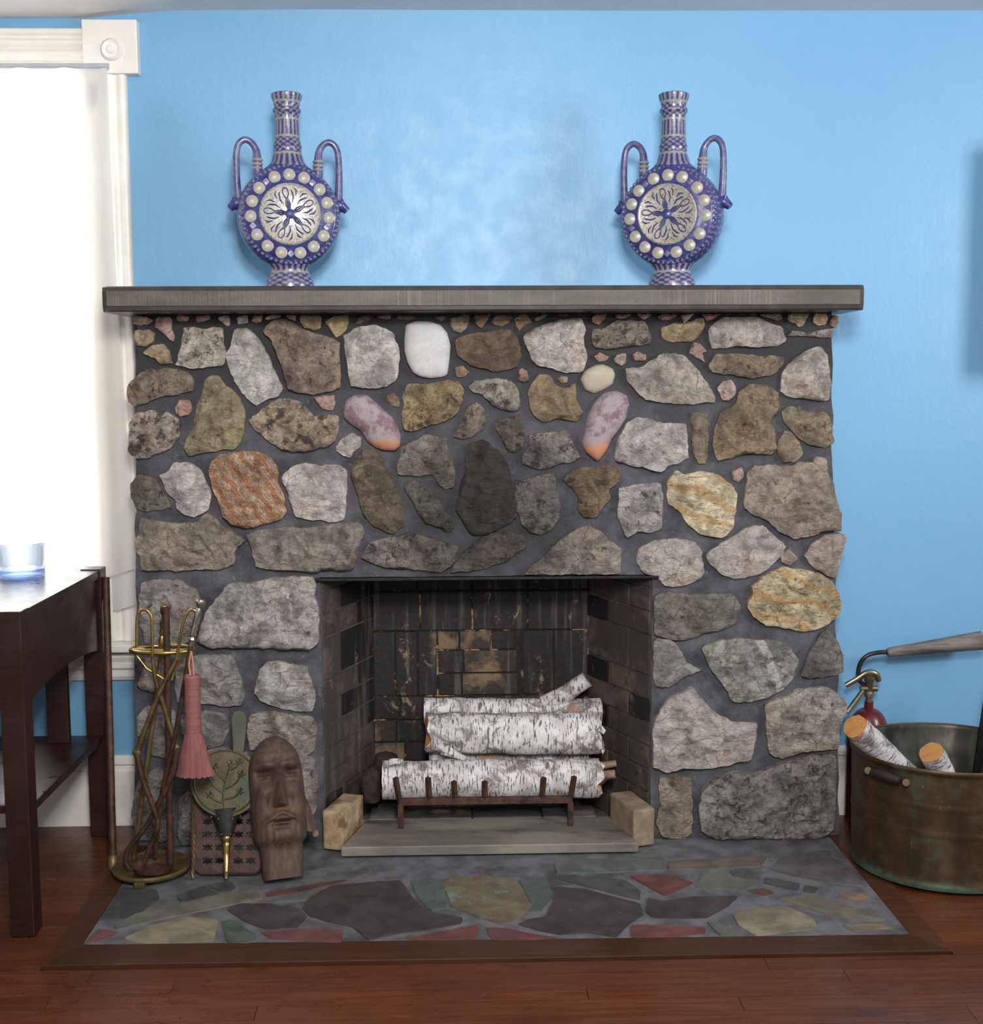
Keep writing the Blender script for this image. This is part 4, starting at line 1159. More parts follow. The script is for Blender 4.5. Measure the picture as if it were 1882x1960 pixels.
def firebox():
    YB = 0.12
    bl, br = at(716, 1400, YB).x, at(1126, 1300, YB).x
    fl_, fr_ = ox0 + 0.001, ox1 - 0.001
    yF = -0.185
    zt = oz1 + 0.06
    # --- back wall: a mortar sheet and bricks proud of it
    m = MB(); m.box((bl - 0.05, YB, 0.0), (br + 0.05, YB + 0.02, zt))
    back = m.build('back_panel', MAT['fb_mortar'], FP)
    def zpx(y): return at(920, y, YB).z
    def xpx(x): return at(x, 1300, YB).x
    def brick(x0, x1, z0, z1, mat, pr, rg):
        q = MB(); j = 0.0028
        d = pr + rg.uniform(-0.0015, 0.0015)
        c = [(x0 + j, YB - d + rg.uniform(-.001, .001), z0 + j), (x1 - j, YB - d + rg.uniform(-.001, .001), z0 + j), (x1 - j, YB + 0.003, z0 + j), (x0 + j, YB + 0.003, z0 + j),
             (x0 + j, YB - d + rg.uniform(-.001, .001), z1 - j), (x1 - j, YB - d + rg.uniform(-.001, .001), z1 - j), (x1 - j, YB + 0.003, z1 - j), (x0 + j, YB + 0.003, z1 - j)]
        q.hexa(c, 0.0016)
        q.build('brick', MAT[mat], back)
    rg = random.Random(21)
    rows = [(1085, 1129, [700, 800, 905, 1010, 1130]), (1129, 1206, [700, 806, 905, 1010, 1130]),
            (1330, 1375, [712, 765, 812, 905, 1000, 1085, 1130]), (1375, 1417, [712, 758, 848, 940, 1030, 1130]),
            (1417, 1460, [712, 774, 860, 950, 1040, 1130]), (1460, 1502, [712, 812, 905, 1000, 1130]), (1502, 1545, [712, 765, 860, 950, 1040, 1130])]
    for y0, y1, xs in rows:
        for a, b in zip(xs, xs[1:]):
            mt = 'tan_brick' if y0 >= 1330 and rg.random() < 0.55 else 'soot_brick'
            brick(max(xpx(a), bl), min(xpx(b), br), max(zpx(y1), 0.0), zpx(y0), mt, 0.007, rg)
    for a, b in ((700, 757), (757, 800), (800, 838), (1000, 1060), (1060, 1130)):          # bricks set on end
        brick(max(xpx(a), bl), min(xpx(b), br), zpx(1330), zpx(1206), 'soot_brick', 0.007, rg)
    for (y0, y1, xs, ms) in ((1206, 1243, [838, 880, 940, 985], ['tan_brick', 'tan_brick', 'soot_brick']), (1243, 1287, [838, 888, 990], ['soot_brick', 'tan_brick']), (1287, 1330, [838, 884, 992], ['soot_brick', 'tan_brick'])):
        for a, b, mt in zip(xs, xs[1:], ms):
            brick(xpx(a), xpx(b), zpx(y1), zpx(y0), mt, 0.006, rg)
    # --- splayed side walls
    for side in (-1, 1):
        a = Vector((fl_ if side < 0 else fr_, yF, 0)); b = Vector((bl if side < 0 else br, YB, 0))
        d = (b - a); L = d.length; t = d / L
        nin = Vector((-t.y, t.x, 0)) if side > 0 else Vector((t.y, -t.x, 0))      # into the firebox
        m = MB()
        m.hexa([a, b, b - nin * 0.03, a - nin * 0.03] + [p + Vector((0, 0, zt)) for p in (a, b, b - nin * 0.03, a - nin * 0.03)])
        pan = m.build('side_panel', MAT['side_mortar'], FP)
        z = 0.0; r = 0
        while z < zt - 0.01:
            h = 0.066 if r not in (7,) else 0.115
            u = -0.11 if r % 2 else 0.0
            while u < L - 0.004:
                u0, u1 = max(u, 0.0), min(u + 0.215, L)
                u += 0.215
                if u1 - u0 < 0.02: continue
                q = MB(); j = 0.003
                d_ = 0.005 + rg.uniform(-.001, .001)
                p0 = a + t * (u0 + j) + nin * d_; p1 = a + t * (u1 - j) + nin * d_
                k0 = a + t * (u0 + j) - nin * 0.004; k1 = a + t * (u1 - j) - nin * 0.004
                zz0, zz1 = z + j, min(z + h - j, zt)
                q.hexa([p0 + Vector((0, 0, zz0)), p1 + Vector((0, 0, zz0)), k1 + Vector((0, 0, zz0)), k0 + Vector((0, 0, zz0)),
                        p0 + Vector((0, 0, zz1)), p1 + Vector((0, 0, zz1)), k1 + Vector((0, 0, zz1)), k0 + Vector((0, 0, zz1))], 0.0016)
                q.build('brick', MAT['side_brick' if (u1 < L * 0.97 or z < 0.25) and rg.random() < 0.92 else 'soot_brick'], pan)
            z += h; r += 1
    # --- throat
    m = MB()
    m.hexa([(ox0 - 0.02, -0.10, oz1 + 0.005), (ox1 + 0.02, -0.10, oz1 + 0.005), (ox1 + 0.02, YB + 0.03, oz1 + 0.055), (ox0 - 0.02, YB + 0.03, oz1 + 0.055),
            (ox0 - 0.02, -0.10, oz1 + 0.025), (ox1 + 0.02, -0.10, oz1 + 0.025), (ox1 + 0.02, YB + 0.03, oz1 + 0.075), (ox0 - 0.02, YB + 0.03, oz1 + 0.075)])
    m.build('throat_plate', MAT['soot'], FP)
    # --- inner hearth of bricks
    m = MB(); m.box((ox0 - 0.01, -0.185, -0.012), (ox1 + 0.01, YB + 0.02, 0.0005))
    fb = m.build('inner_hearth', MAT['side_mortar'], FP)
    y = -0.13; r = 0
    while y < YB:
        y1 = min(y + 0.105, YB - 0.001)
        x = ox0 + (0.0 if r % 2 else -0.08)
        while x < ox1:
            xa, xb = max(x, ox0 + 0.004), min(x + 0.205, ox1 - 0.004)
            x += 0.205
            # trimmed to the splay
            f = (y - yF) / (YB - yF)
            xa = max(xa, fl_ + (bl - fl_) * max(0, (y1 - yF) / (YB - yF)) + 0.006); xb = min(xb, fr_ + (br - fr_) * max(0, (y1 - yF) / (YB - yF)) - 0.006)
            if xb - xa < 0.02: continue
            q = MB(); q.box((xa + .003, y + .003, 0.0), (xb - .003, y1 - .003, 0.008 + rg.uniform(-.001, .001)), 0, 0.0015)
            q.build('brick', MAT['floor_brick'], fb)
        y += 0.105; r += 1
firebox()

# ------------------------------------------------------------------ hearth of crazy-paved slate
def hearth():
    h = empty('hearth', ((hx0 + hx1) / 2, -0.5, 0), 'flat hearth of irregular coloured slate set in grey cement before the fireplace', 'hearth')
    m = MB()
    e = 0.001
    m.hexa([(hfl.x + e, hfl.y + e, -0.013), (hfr.x - e, hfr.y + e, -0.013), (hfr.x - e, -0.004, -0.013), (hfl.x + e, -0.004, -0.013),
            (hfl.x + e, hfl.y + e, 0.003), (hfr.x - e, hfr.y + e, 0.003), (hfr.x - e, -0.004, 0.003), (hfl.x + e, -0.004, 0.003)])
    m.build('cement_bed', MAT['hearth_bed'], h)
    H1 = (60, 1580, .47821); H2 = (920, 1580, .51116); P = (0, 0, 1)
    L = [
     (H1, [(345,245),(500,255),(515,290),(400,370),(265,375),(290,320)], (58,63,67)),
     (H1, [(580,280),(690,240),(755,275),(640,300),(600,305)], (68,76,73)),
     (H1, [(705,236),(800,222),(820,250),(770,270)], (72,77,72)),
     (H1, [(330,400),(420,350),(560,325),(760,265),(920,258),(925,290),(780,320),(560,365),(420,395),(340,415)], (114,114,100)),
     (H1, [(370,450),(480,400),(590,372),(640,365),(750,375),(730,460),(600,465),(450,468)], (150,140,114)),
     (H1, [(205,470),(270,412),(350,425),(300,455)], (112,66,60)),
     (H1, [(758,382),(800,374),(912,445),(870,468),(785,466)], (78,94,80)),
     (H1, [(780,335),(830,312),(960,312),(1070,332),(1105,362),(1060,408),(940,413),(860,385)], (58,52,52)),
     (H1, [(1085,330),(1115,285),(1200,240),(1350,225),(1480,218),(1530,290),(1600,345),(1728,366),(1723,390),(1600,413),(1450,433),(1350,458),(1285,403),(1185,382),(1115,360)], (58,51,51)),
     (H1, [(918,426),(1090,412),(1248,417),(1243,466),(1090,461),(960,450)], (112,58,54)),
     (H1, [(1505,450),(1600,432),(1792,393),(1778,453),(1600,458)], (110,56,52)),
     (H1, [(938,267),(1080,243),(1230,217),(1268,217),(1100,260),(942,286)], (96,56,52)),
     (H1, [(1015,290),(1170,250),(1100,298),(970,305)], (90,106,98)),
     (H1, [(1515,217),(1600,207),(1655,232),(1660,328),(1600,340),(1545,288)], (82,98,90)),
     (P, [(838,1686),(900,1674),(985,1681),(1000,1700),(1020,1735),(985,1762),(960,1768),(915,1753),(864,1734),(854,1705)], (118,105,82), 0.3),
     (H2, [(282,228),(400,238),(520,272),(598,292),(610,330),(552,370),(508,417),(400,398),(300,407),(222,392),(140,368),(185,347),(243,340),(273,280)], (56,50,50)),
     (H2, [(628,268),(680,284),(800,265),(966,263),(928,300),(850,342),(740,347),(645,343),(618,320)], (56,50,50)),
     (H2, [(145,202),(248,202),(266,260),(228,318),(182,318),(190,290)], (82,100,92)),
     (H2, [(292,198),(440,192),(540,203),(598,243),(598,277),(430,236)], (76,76,76)),
     (H2, [(558,187),(700,181),(800,213),(690,262)], (110,56,50)),
     (H2, [(563,371),(700,373),(838,379),(846,401),(700,415),(563,417)], (112,56,52)),
     (H2, [(18,381),(100,383),(180,403),(290,419),(200,426),(44,426)], (110,56,52)),
     (H2, [(845,358),(890,365),(992,409),(900,410)], (92,106,95)),
     (H2, [(945,332),(1020,304),(1150,303),(1248,347),(1264,384),(1150,397),(1032,411),(966,372)], (146,137,112)),
     (H2, [(932,168),(1038,173),(1050,203),(950,190)], (76,78,78)),
     (H2, [(1062,193),(1198,217),(1188,243),(1064,215)], (74,76,76)),
     (H2, [(1212,223),(1268,232),(1250,253),(1208,244)], (74,77,76)),
     (H2, [(830,173),(925,183),(1045,215),(980,236),(805,233)], (104,108,94)),
     (H2, [(995,242),(1060,233),(1105,250),(1060,260)], (112,76,64)),
     (H2, [(1115,272),(1250,254),(1400,302),(1520,350),(1450,357),(1290,328)], (122,117,99)),
     (H2, [(1335,257),(1400,250),(1455,262),(1438,288)], (154,128,104)),
     (H2, [(1355,371),(1480,367),(1550,381),(1400,393)], (148,132,107)),
     (H2, [(275,128),(685,118),(678,163),(420,177),(285,178)], (96,106,100)),
     (H2, [(703,132),(1075,113),(1046,153),(703,163)], (108,98,85)),
     (H2, [(1290,90),(1330,110),(1440,225),(1330,215),(1180,190),(1090,165),(1120,120)], (100,96,96)),
    ]
    rg = random.Random(5)
    for it in L:
        (x0, y0, s), poly, col = it[:3]
        W3 = [fl(x0 + u * s, y0 + v * s, HZ) for u, v in poly]
        P_ = np.array([(min(max(p.x, hfl.x + 0.004), hfr.x - 0.004), p.y) for p in W3])
        B = soften(resample(P_, 0.014, 0.0012, rg), 1) * 0.5 + 0.5 * resample(P_, 0.014, 0.0, rg)
        vo, fo, ov = tri_fill(B, np.zeros((0, 2)))
        m = MB()
        n = len(vo); c = sum((Vector((v.x, v.y)) for v in vo), Vector((0, 0))) / n
        tx, ty = rg.uniform(-.004, .004), rg.uniform(-.004, .004)
        zt = [HZ + rg.uniform(-0.0004, 0.0004) + (v.x - c.x) * tx + (v.y - c.y) * ty for v in vo]
        m.add([(v.x, v.y, z) for v, z in zip(vo, zt)], [tuple(f) for f in fo])
        b = len(m.v); ec = set()
        m.v += [Vector((c.x + (v.x - c.x) * 1.004, c.y + (v.y - c.y) * 1.004, 0.001)) for v in vo]
        for f in fo:
            for p, q in zip(f, list(f[1:]) + [f[0]]): ec.add((p, q))
        for (p, q) in ec:
            if (q, p) not in ec: m.f.append((q, p, p + b, q + b)); m.mi.append(0)
        o = m.build('flagstone', MAT['flag'], h)
        lc = lin(col); o.color = (lc[0], lc[1], lc[2], it[3] if len(it) > 3 else 1.0)
hearth()

# ------------------------------------------------------------------ slab, grate, logs
def slab():
    a, b = fl(653, 1648, 0.0), fl(1222, 1636, 0.0)
    Yf = (a.y + b.y) / 2
    c, d = fl(702, 1572, 0.034), fl(1166, 1563, 0.034)
    z0, z1 = 0.0072, 0.036
    m = MB()
    ya = -0.105
    q = [(a.x, Yf), (b.x, Yf), (d.x, ya), (c.x, ya)]
    m.hexa([(x, y, 0.0095) for x, y in q] + [(x, y, z1) for x, y in q], 0.003)
    o = m.build('stone_slab', MAT['slab'], None)
    tag(o, 'long grey marble slab lying at the mouth of the firebox', 'slab')
    return Yf
slab()

def grate():
    g = empty('fire_grate', at(930, 1580, -0.16), 'rusty iron fire grate with six upturned bars holding the birch logs', 'grate')
    Yg = -0.172
    zb = at(930, 1531, Yg).z
    xa, xb = at(767, 1530, Yg).x, at(1092, 1530, Yg).x
    m = MB(); m.box((xa - 0.005, Yg - 0.008, zb - 0.011), (xb + 0.005, Yg + 0.008, zb + 0.008), 0, 0.002)
    m.build('front_rail', MAT['rust'], g)
    m = MB(); m.box((xa - 0.005, 0.055, zb - 0.030), (xb + 0.005, 0.071, zb - 0.011), 0, 0.002)
    m.build('rear_rail', MAT['rust'], g)
    for k, px in enumerate((768, 823, 872, 928, 1036, 1090)):
        x = at(px, 1530, Yg).x
        ln = {0: -0.014, 1: -0.004, 2: -0.004, 3: 0.0, 4: 0.006, 5: 0.012}[k]
        ty = {0: 1490, 1: 1490, 2: 1497, 3: 1497, 4: 1490, 5: 1488}[k]
        zt = at(px, ty, Yg - 0.02).z
        m = MB()
        pts = [(x + ln, Yg - 0.014, zt), (x + ln * 0.4, Yg - 0.004, zb + 0.012), (x, Yg + 0.012, zb - 0.012), (x, -0.05, zb - 0.032), (x, 0.062, zb - 0.022)]
        m.tube(pts, 0.0085, 4)
        m.build('bar', MAT['rust'], g)
    for x in (xa, xb):
        for y, top, z0 in ((Yg, zb - 0.008, 0.0365), (0.06, zb - 0.02, 0.0085)):
            m = MB(); m.box((x - 0.008, y - 0.008, z0), (x + 0.008, y + 0.008, top), 0, 0.002)
            m.build('leg', MAT['rust'], g)
grate()

def log_mesh(L, Rr, seed, taper=0.0, bend=0.0, n=28, seg=40, rag=(0, 0)):
    """a log along local +x, starting at 0"""
    m = MB()
    off = Vector((seed * 3.1, seed * 1.7, 0))
    rings = []
    for i in range(seg + 1):
        u = i / seg
        ring = []
        for k in range(n):
            a = 2 * math.pi * k / n
            r = Rr * (1 - taper * u)
            q = Vector((u * L * 7, math.cos(a) * 1.1, math.sin(a) * 1.1)) + off
            r *= 1 + 0.13 * noise.fractal(q, 0.9, 2, 4, noise_basis='PERLIN_ORIGINAL')
            x = u * L
            if i == 0 and rag[0]: x += rag[0] * (noise.noise(Vector((a * 1.7, seed, 3))) )
            if i == seg and rag[1]: x += rag[1] * (noise.noise(Vector((math.cos(a) * 2.3, math.sin(a) * 2.3, seed))))
            ring.append((x, math.cos(a) * r + bend * math.sin(math.pi * u), math.sin(a) * r))
        rings.append(ring)
    m.ring_strip(rings)
    return m, rings
def log(name, p0, p1, Rr, seed, label, group='birch logs', taper=0.0, bend=0.0, rag=(0, 0)):
    p0, p1 = Vector(p0), Vector(p1)
    d = p1 - p0
    L = d.length
    m, rings = log_mesh(L, Rr, seed, taper, bend, rag=rag)
    o = m.build(name, MAT['birch'], None, True, angle=60, origin=(0, 0, 0))
    rot = d.to_track_quat('X', 'Z')
    o.rotation_mode = 'QUATERNION'; o.rotation_quaternion = rot
    o.location = p0; ORG[o] = Vector((0, 0, 0))
    for e, ring in ((0, rings[0]), (1, rings[-1])):
        q = MB()
        c = sum((Vector(p) for p in ring), Vector()) / len(ring)
        q.v = [Vector(p) * 0.97 + c * 0.03 for p in ring] + [c + Vector((0.0015 if e else -0.0015, 0, 0))]
        n = len(ring)
        for k in range(n):
            q.f.append((k, (k + 1) % n, n)); q.mi.append(0)
        # a thin disc with thickness
        q.v += [Vector(p) * 0.97 + c * 0.03 + Vector((-0.006 if e else 0.006, 0, 0)) for p in ring]
        for k in range(n): q.f.append((k, (k + 1) % n, n + 1 + (k + 1) % n, n + 1 + k)); q.mi.append(0)
        eo = q.build('cut_end', MAT['endgrain'], o, origin=c)
    tag(o, label, 'log', group)
    return o
def px_axis(a, b, Y0, Y1):
    return at(a[0], a[1], Y0), at(b[0], b[1], Y1)
l1 = log('birch_log', *px_axis((733, 1492), (1146, 1488), -0.095, -0.095), 0.055, 1.3, 'front birch log lying behind the upturned bars of the grate', rag=(0, 0.02))
l4 = log('birch_log', *px_axis((822, 1453), (1125, 1453), 0.015, 0.015), 0.049, 2.2, 'lower back birch log almost hidden behind the front log')
l2 = log('birch_log', *px_axis((818, 1402), (1147, 1404), -0.043, -0.043), 0.058, 3.7, 'middle birch log with peeling bark at both ends, resting above the front log', rag=(0.02, 0.03))
l3 = log('birch_log', *px_axis((812, 1359), (1151, 1361), 0.038, 0.034), 0.036, 5.1, 'topmost thin birch log with a forked branch stub pointing up')
def child_world(m, name, mat, parent, smooth=True):
    """mesh given in world space, parented to a rotated log"""
    o = m.build(name, mat, None, smooth, angle=50)
    bpy.context.view_layer.update()
    w_ = parent.matrix_world.copy() if parent.parent is None else parent.matrix_world
    mw = Matrix.LocRotScale(parent.location, parent.rotation_quaternion, None)
    wm = Matrix.Translation(o.location)
    o.parent = parent
    o.matrix_local = mw.inverted() @ wm
    return o
m = MB(); pts = spline([at(1045, 1352, 0.036), at(1075, 1334, 0.032), at(1100, 1316, 0.026), at(1124, 1300, 0.022)], 5)
m.tube(pts, lerp_list([0.034, 0.028, 0.024, 0.024], len(pts)), 18); child_world(m, 'branch_stub', MAT['birch'], l3)
m = MB(); pts = spline([at(1120, 1492, -0.10), at(1142, 1490, -0.11), at(1160, 1484, -0.115), at(1178, 1482, -0.118)], 5)
m.tube(pts, lerp_list([0.034, 0.026, 0.014, 0.013], len(pts)), 14); child_world(m, 'branch_stub', MAT['branch_stub'], l1)
m = MB(); pts = spline([at(1128, 1468, -0.08), at(1150, 1466, -0.085), at(1180, 1461, -0.09)], 5)
m.tube(pts, lerp_list([0.016, 0.012, 0.009], len(pts)), 10); child_world(m, 'broken_twig', MAT['branch_stub'], l1)
def curl(a, b, c, Y, mat, parent):
    """peeling flake of bark"""
    m = MB(); rings = []
    A, B, C_ = at(*a, Y), at(*b, Y - 0.012), at(*c, Y - 0.018)
    for t in np.linspace(0, 1, 6):
        p = A.lerp(B, t).lerp(B.lerp(C_, t), t)
        w_ = 0.012 * (1 - 0.55 * t)
        rings.append([p + Vector((w_ * 0.6, 0, w_)), p + Vector((-w_ * 0.6, 0.0, -w_)), p + Vector((-w_ * 0.6, 0.002, -w_)), p + Vector((w_ * 0.6, 0.002, w_))])
    m.ring_strip(rings, True, 0, (True, True))
    child_world(m, 'bark_flake', mat, parent)
curl((840, 1424), (862, 1438), (878, 1446), -0.085, MAT['birch'], l2)
curl((822, 1385), (836, 1372), (834, 1360), -0.075, MAT['birch'], l2)
curl((1140, 1402), (1152, 1420), (1156, 1440), -0.07, MAT['birch'], l2)
curl((848, 1436), (872, 1444), (890, 1452), -0.088, MAT['birch'], l2)
curl((1128, 1380), (1146, 1390), (1158, 1402), -0.075, MAT['birch'], l2)
curl((740, 1462), (752, 1455), (770, 1458), -0.145, MAT['birch'], l1)
curl((826, 1410), (838, 1424), (850, 1432), -0.085, MAT['birch'], l2)

def chunk(name, px, py, Y, rx, ry, rz, mat, label, cat, seed, group=None, zmin=None):
    c = at(px, py, Y)
    m = MB()
    rings = []
    for i in range(1, 14):
        th = math.pi * i / 14
        ring = []
        for k in range(22):
            a = 2 * math.pi * k / 22
            d = Vector((math.sin(th) * math.cos(a), math.sin(th) * math.sin(a), math.cos(th)))
            f = max(abs(d.x), abs(d.y), abs(d.z)) ** -0.5
            f *= 1 + 0.16 * noise.fractal(d * 2.2 + Vector((seed, seed, 0)), 0.8, 2, 4, noise_basis='PERLIN_ORIGINAL')
            p = c + Vector((d.x * rx * f, d.y * ry * f, d.z * rz * f))
            if zmin is not None: p.z = max(p.z, zmin)
            ring.append(p)
        rings.append(ring)
    m.ring_strip(rings, True, 0, (True, True))
    o = m.build(name, mat, None, True, angle=50)
    tag(o, label, cat, group)
    return o
chunk('charred_log', 711, 1503, -0.075, 0.028, 0.045, 0.050, MAT['charred'], 'charred log end standing left of the front birch log', 'charred wood', 4.0)
chunk('charred_log', 740, 1462, 0.045, 0.036, 0.034, 0.034, MAT['charred'], 'small charred lump behind the left end of the front birch log', 'charred wood', 8.0)

def loose_brick(x, yf, yb, wdt, h, yaw, mat, label):
    m = MB()
    L = yb - yf
    m.box((-wdt / 2, 0, 0), (wdt / 2, L, h), 0, 0.006)
    ca, sa = math.cos(yaw), math.sin(yaw)
    rg = random.Random(int(x * 100))
    m.v = [Vector((x + v.x * ca - v.y * sa + rg.uniform(-.001, .001), yf + v.x * sa + v.y * ca, v.z + 0.0095)) for v in m.v]
    o = m.build('fire_brick', MAT[mat], None)
    tag(o, label, 'brick', 'loose fire bricks')
b0 = at(636, 1600, -0.262)
loose_brick(at(637, 1600, -0.262).x + 0.001, -0.262, -0.11, 0.060, 0.108, R(-17), 'loose_brick2', 'scorched tan fire brick standing at the left side of the firebox mouth')
loose_brick(at(1229, 1600, -0.268).x + 0.006, -0.268, -0.11, 0.064, 0.104, R(17), 'loose_brick', 'plain tan fire brick standing at the right side of the firebox mouth')

# ------------------------------------------------------------------ stoneware flasks
def flask(pxc, label, yaw, name='stoneware_flask'):
    Y = -0.21
    k = (Y - CAM.y) / F * 1.0
    base = at(pxc, 543, Y); base.z = mz1 + 0.0005
    S = 0.001405
    def zz(py): return at(pxc, py, Y).z
    e = empty(name, base, label, 'vase', 'pair of blue stoneware flasks')
    c = Vector((base.x, Y, zz(416)))
    rot = Matrix.Rotation(yaw, 4, 'Z')
    def W(m):
        m.v = [rot @ (v - Vector((base.x, Y, 0))) + Vector((base.x, Y, 0)) for v in m.v]
        return m
    Rb = 95 * S
    # moon-shaped body
    prof = [(0.0, -0.066), (0.30, -0.066), (0.60, -0.064), (0.63, -0.060), (0.86, -0.055), (0.90, -0.052), (0.96, -0.036), (1.0, -0.014), (1.0, 0.014), (0.96, 0.036), (0.88, 0.052), (0.6, 0.062), (0.0, 0.064)]
    m = MB(); m.lathe([(r * Rb, h) for r, h in prof], c, 64, (0, 1, 0)); W(m).build('body', MAT['glaze_body'], e, True)
    # front medallion and its flower
    m = MB(); m.lathe([(0.585 * Rb, -0.062), (0.585 * Rb, -0.068), (0.56 * Rb, -0.0705), (0.53 * Rb, -0.069), (0.0, -0.0705)], c, 56, (0, 1, 0))
    med = W(m).build('medallion', MAT['glaze_medallion'], e, True)
    fm = MB()
    yF = Y - 0.0695
    for q in range(5):
        a0 = math.pi / 2 + q * 2 * math.pi / 5 + 0.2
        def P(r, a): return Vector((c.x + math.cos(a) * r * Rb, yF, c.z + math.sin(a) * r * Rb))
        loop = [P(0.30, a0)] + [P(0.30 + 0.10 * (1 - math.cos(t)), a0 + 0.13 * math.sin(t)) for t in np.linspace(0.5, 5.8, 10)] + [P(0.30, a0)]
        fm.tube(loop, 0.0016, 6)
        for s_ in (-1, 1):
            fm.tube([P(0.08, a0 + s_ * 0.2), P(0.18, a0 + s_ * 0.22), P(0.30, a0 + s_ * 0.06)], [0.0022, 0.0026, 0.001], 6)
            fm.tube([P(0.22, a0 + s_ * 0.40), P(0.32, a0 + s_ * 0.42), P(0.42, a0 + s_ * 0.30), P(0.45, a0 + s_ * 0.24)], [0.001, 0.0024, 0.0022, 0.001], 6)
            fm.tube([P(0.36, a0 + s_ * 0.52), P(0.45, a0 + s_ * 0.48), P(0.50, a0 + s_ * 0.36)], [0.001, 0.0024, 0.001], 6)
        fm.tube([P(0.10, a0), P(0.20, a0), P(0.29, a0)], [0.0022, 0.0026, 0.001], 6)
    W(fm).build('flower_relief', MAT['glaze_line'], med, True)
    m = MB(); m.lathe([(0.10 * Rb, -0.069), (0.09 * Rb, -0.0735), (0.05 * Rb, -0.076), (0, -0.0765)], c, 20, (0, 1, 0)); W(m).build('flower_centre', MAT['glaze_blue'], med, True)
    # dark blue field behind the roundels, then the roundels
    m = MB(); m.lathe([(0.60 * Rb, -0.063), (0.60 * Rb, -0.0655), (0.66 * Rb, -0.0625), (0.84 * Rb, -0.0580), (0.86 * Rb, -0.055)], c, 56, (0, 1, 0)); W(m).build('ring_field', MAT['glaze_blue'], e, True)
    groups = [(a0 + d) for a0 in (90, 18, -54, -126, 162) for d in (-22, 0, 22)]
    for a in groups:
        a = R(a + (0))
        p = c + Vector((math.cos(a) * 0.745 * Rb, -0.0595, math.sin(a) * 0.745 * Rb))
        m = MB(); m.lathe([(0.118 * Rb, 0.0), (0.114 * Rb, -0.0035), (0.07 * Rb, -0.006), (0.0, -0.0065)], p, 18, (0, 1, 0))
        W(m).build('roundel', MAT['glaze_cream'], e, True)
    for a0 in (54, -18, -90, -162, 126):
        p = c + Vector((math.cos(R(a0)) * 0.745 * Rb, -0.0595, math.sin(R(a0)) * 0.745 * Rb))
        m = MB(); m.lathe([(0.075 * Rb, 0.0), (0.07 * Rb, -0.003), (0.0, -0.004)], p, 4, (0, 1, 0))
        W(m).build('lozenge', MAT['glaze_lavender'], e, True)
    m = MB()
    for q in range(60):                                            # beaded rim
        a = 2 * math.pi * q / 60
        p = c + Vector((math.cos(a) * 0.915 * Rb, -0.051, math.sin(a) * 0.915 * Rb))
        m.lathe([(0.0050, 0.002), (0.0044, -0.002), (0.002, -0.0035)], p, 8, (0, 1, 0))
    W(m).build('beaded_rim', MAT['glaze_lavender'], e, True)['kind'] = 'stuff'
    # neck
    pr = [(20, 345), (42, 333), (38, 326), (35, 322), (36, 318), (31, 312), (28, 302), (25.5, 292), (25.5, 283), (26.5, 281), (25.5, 279), (23.5, 270), (22.5, 250), (22, 225), (23, 218), (26, 215), (26, 210), (23, 208), (23, 204), (25, 196), (28, 187), (28.5, 182), (26, 180), (23, 184), (19, 200), (17, 240)]
    m = MB(); m.lathe([(r * S, zz(y)) for r, y in pr], (base.x, Y, 0), 40); W(m).build('neck', MAT['glaze_neck'], e, True)
    # collar
    m = MB(); m.lathe([(30 * S, zz(334)), (49 * S, zz(338)), (50 * S, zz(334)), (44 * S, zz(325)), (37 * S, zz(319)), (30 * S, zz(319))], (base.x, Y, 0), 40, None, 0, 1, 0.9); W(m).build('collar', MAT['glaze_blue'], e, True)
    # foot
    zb = base.z
    pr = [(30, zz(490)), (40, zz(500)), (38, zz(505)), (40, zz(508)), (36, zz(513)), (34, zz(518)), (37, zz(526)), (41, zz(534)), (43, zz(539)), (44, zz(545)), (44, zb), (0, zb)]
    m = MB(); m.lathe([(r * S, z) for r, z in pr], (base.x, Y, 0), 40, None, 0, 1, 0.85); W(m).build('foot', MAT['glaze_neck'], e, True)
    # handles with beast-head terminals
    for s_ in (-1, 1):
        def H(dx, py, dy=0.0): return Vector((base.x + s_ * dx * S, Y + dy, zz(py)))
        pts = spline([H(52, 352), H(55, 330), H(56, 305), H(58, 288), H(66, 275), H(77, 270), H(88, 278), H(93, 296), H(94, 330), H(93, 365), H(91, 392)], 5)
        m = MB(); m.tube(pts, lerp_list([11 * S, 9.5 * S, 8 * S, 6.5 * S, 6 * S, 6 * S, 6 * S, 6 * S, 6.5 * S, 7 * S, 9 * S], len(pts)), 12)
        h = W(m).build('handle', MAT['glaze_lavender'], e, True)
        m = MB(); pts = spline([H(88, 384), H(96, 392), H(104, 398), H(108, 402)], 4)
        m.tube(pts, lerp_list([9 * S, 11 * S, 8 * S, 6.5 * S], len(pts)), 12)
        m.tube([H(98, 388, -0.008), H(100, 380, -0.01)], [4 * S, 2 * S], 8); m.tube([H(98, 388, 0.008), H(100, 380, 0.01)], [4 * S, 2 * S], 8)
        W(m).build('beast_head', MAT['glaze_blue'], h, True)
        m = MB()
        for y in (308, 316, 324):
            m.lathe([(9 * S, -0.003), (10.5 * S, 0), (9 * S, 0.003)], H(55.7, y), 12)
        W(m).build('bead_bands', MAT['glaze_cream'], h, True)
    return e
flask(556, 'blue stoneware flask with cream flower medallion, on the left part of the mantel', R(10))
flask(1286, 'blue stoneware flask turned slightly sideways, on the right part of the mantel', R(-22))

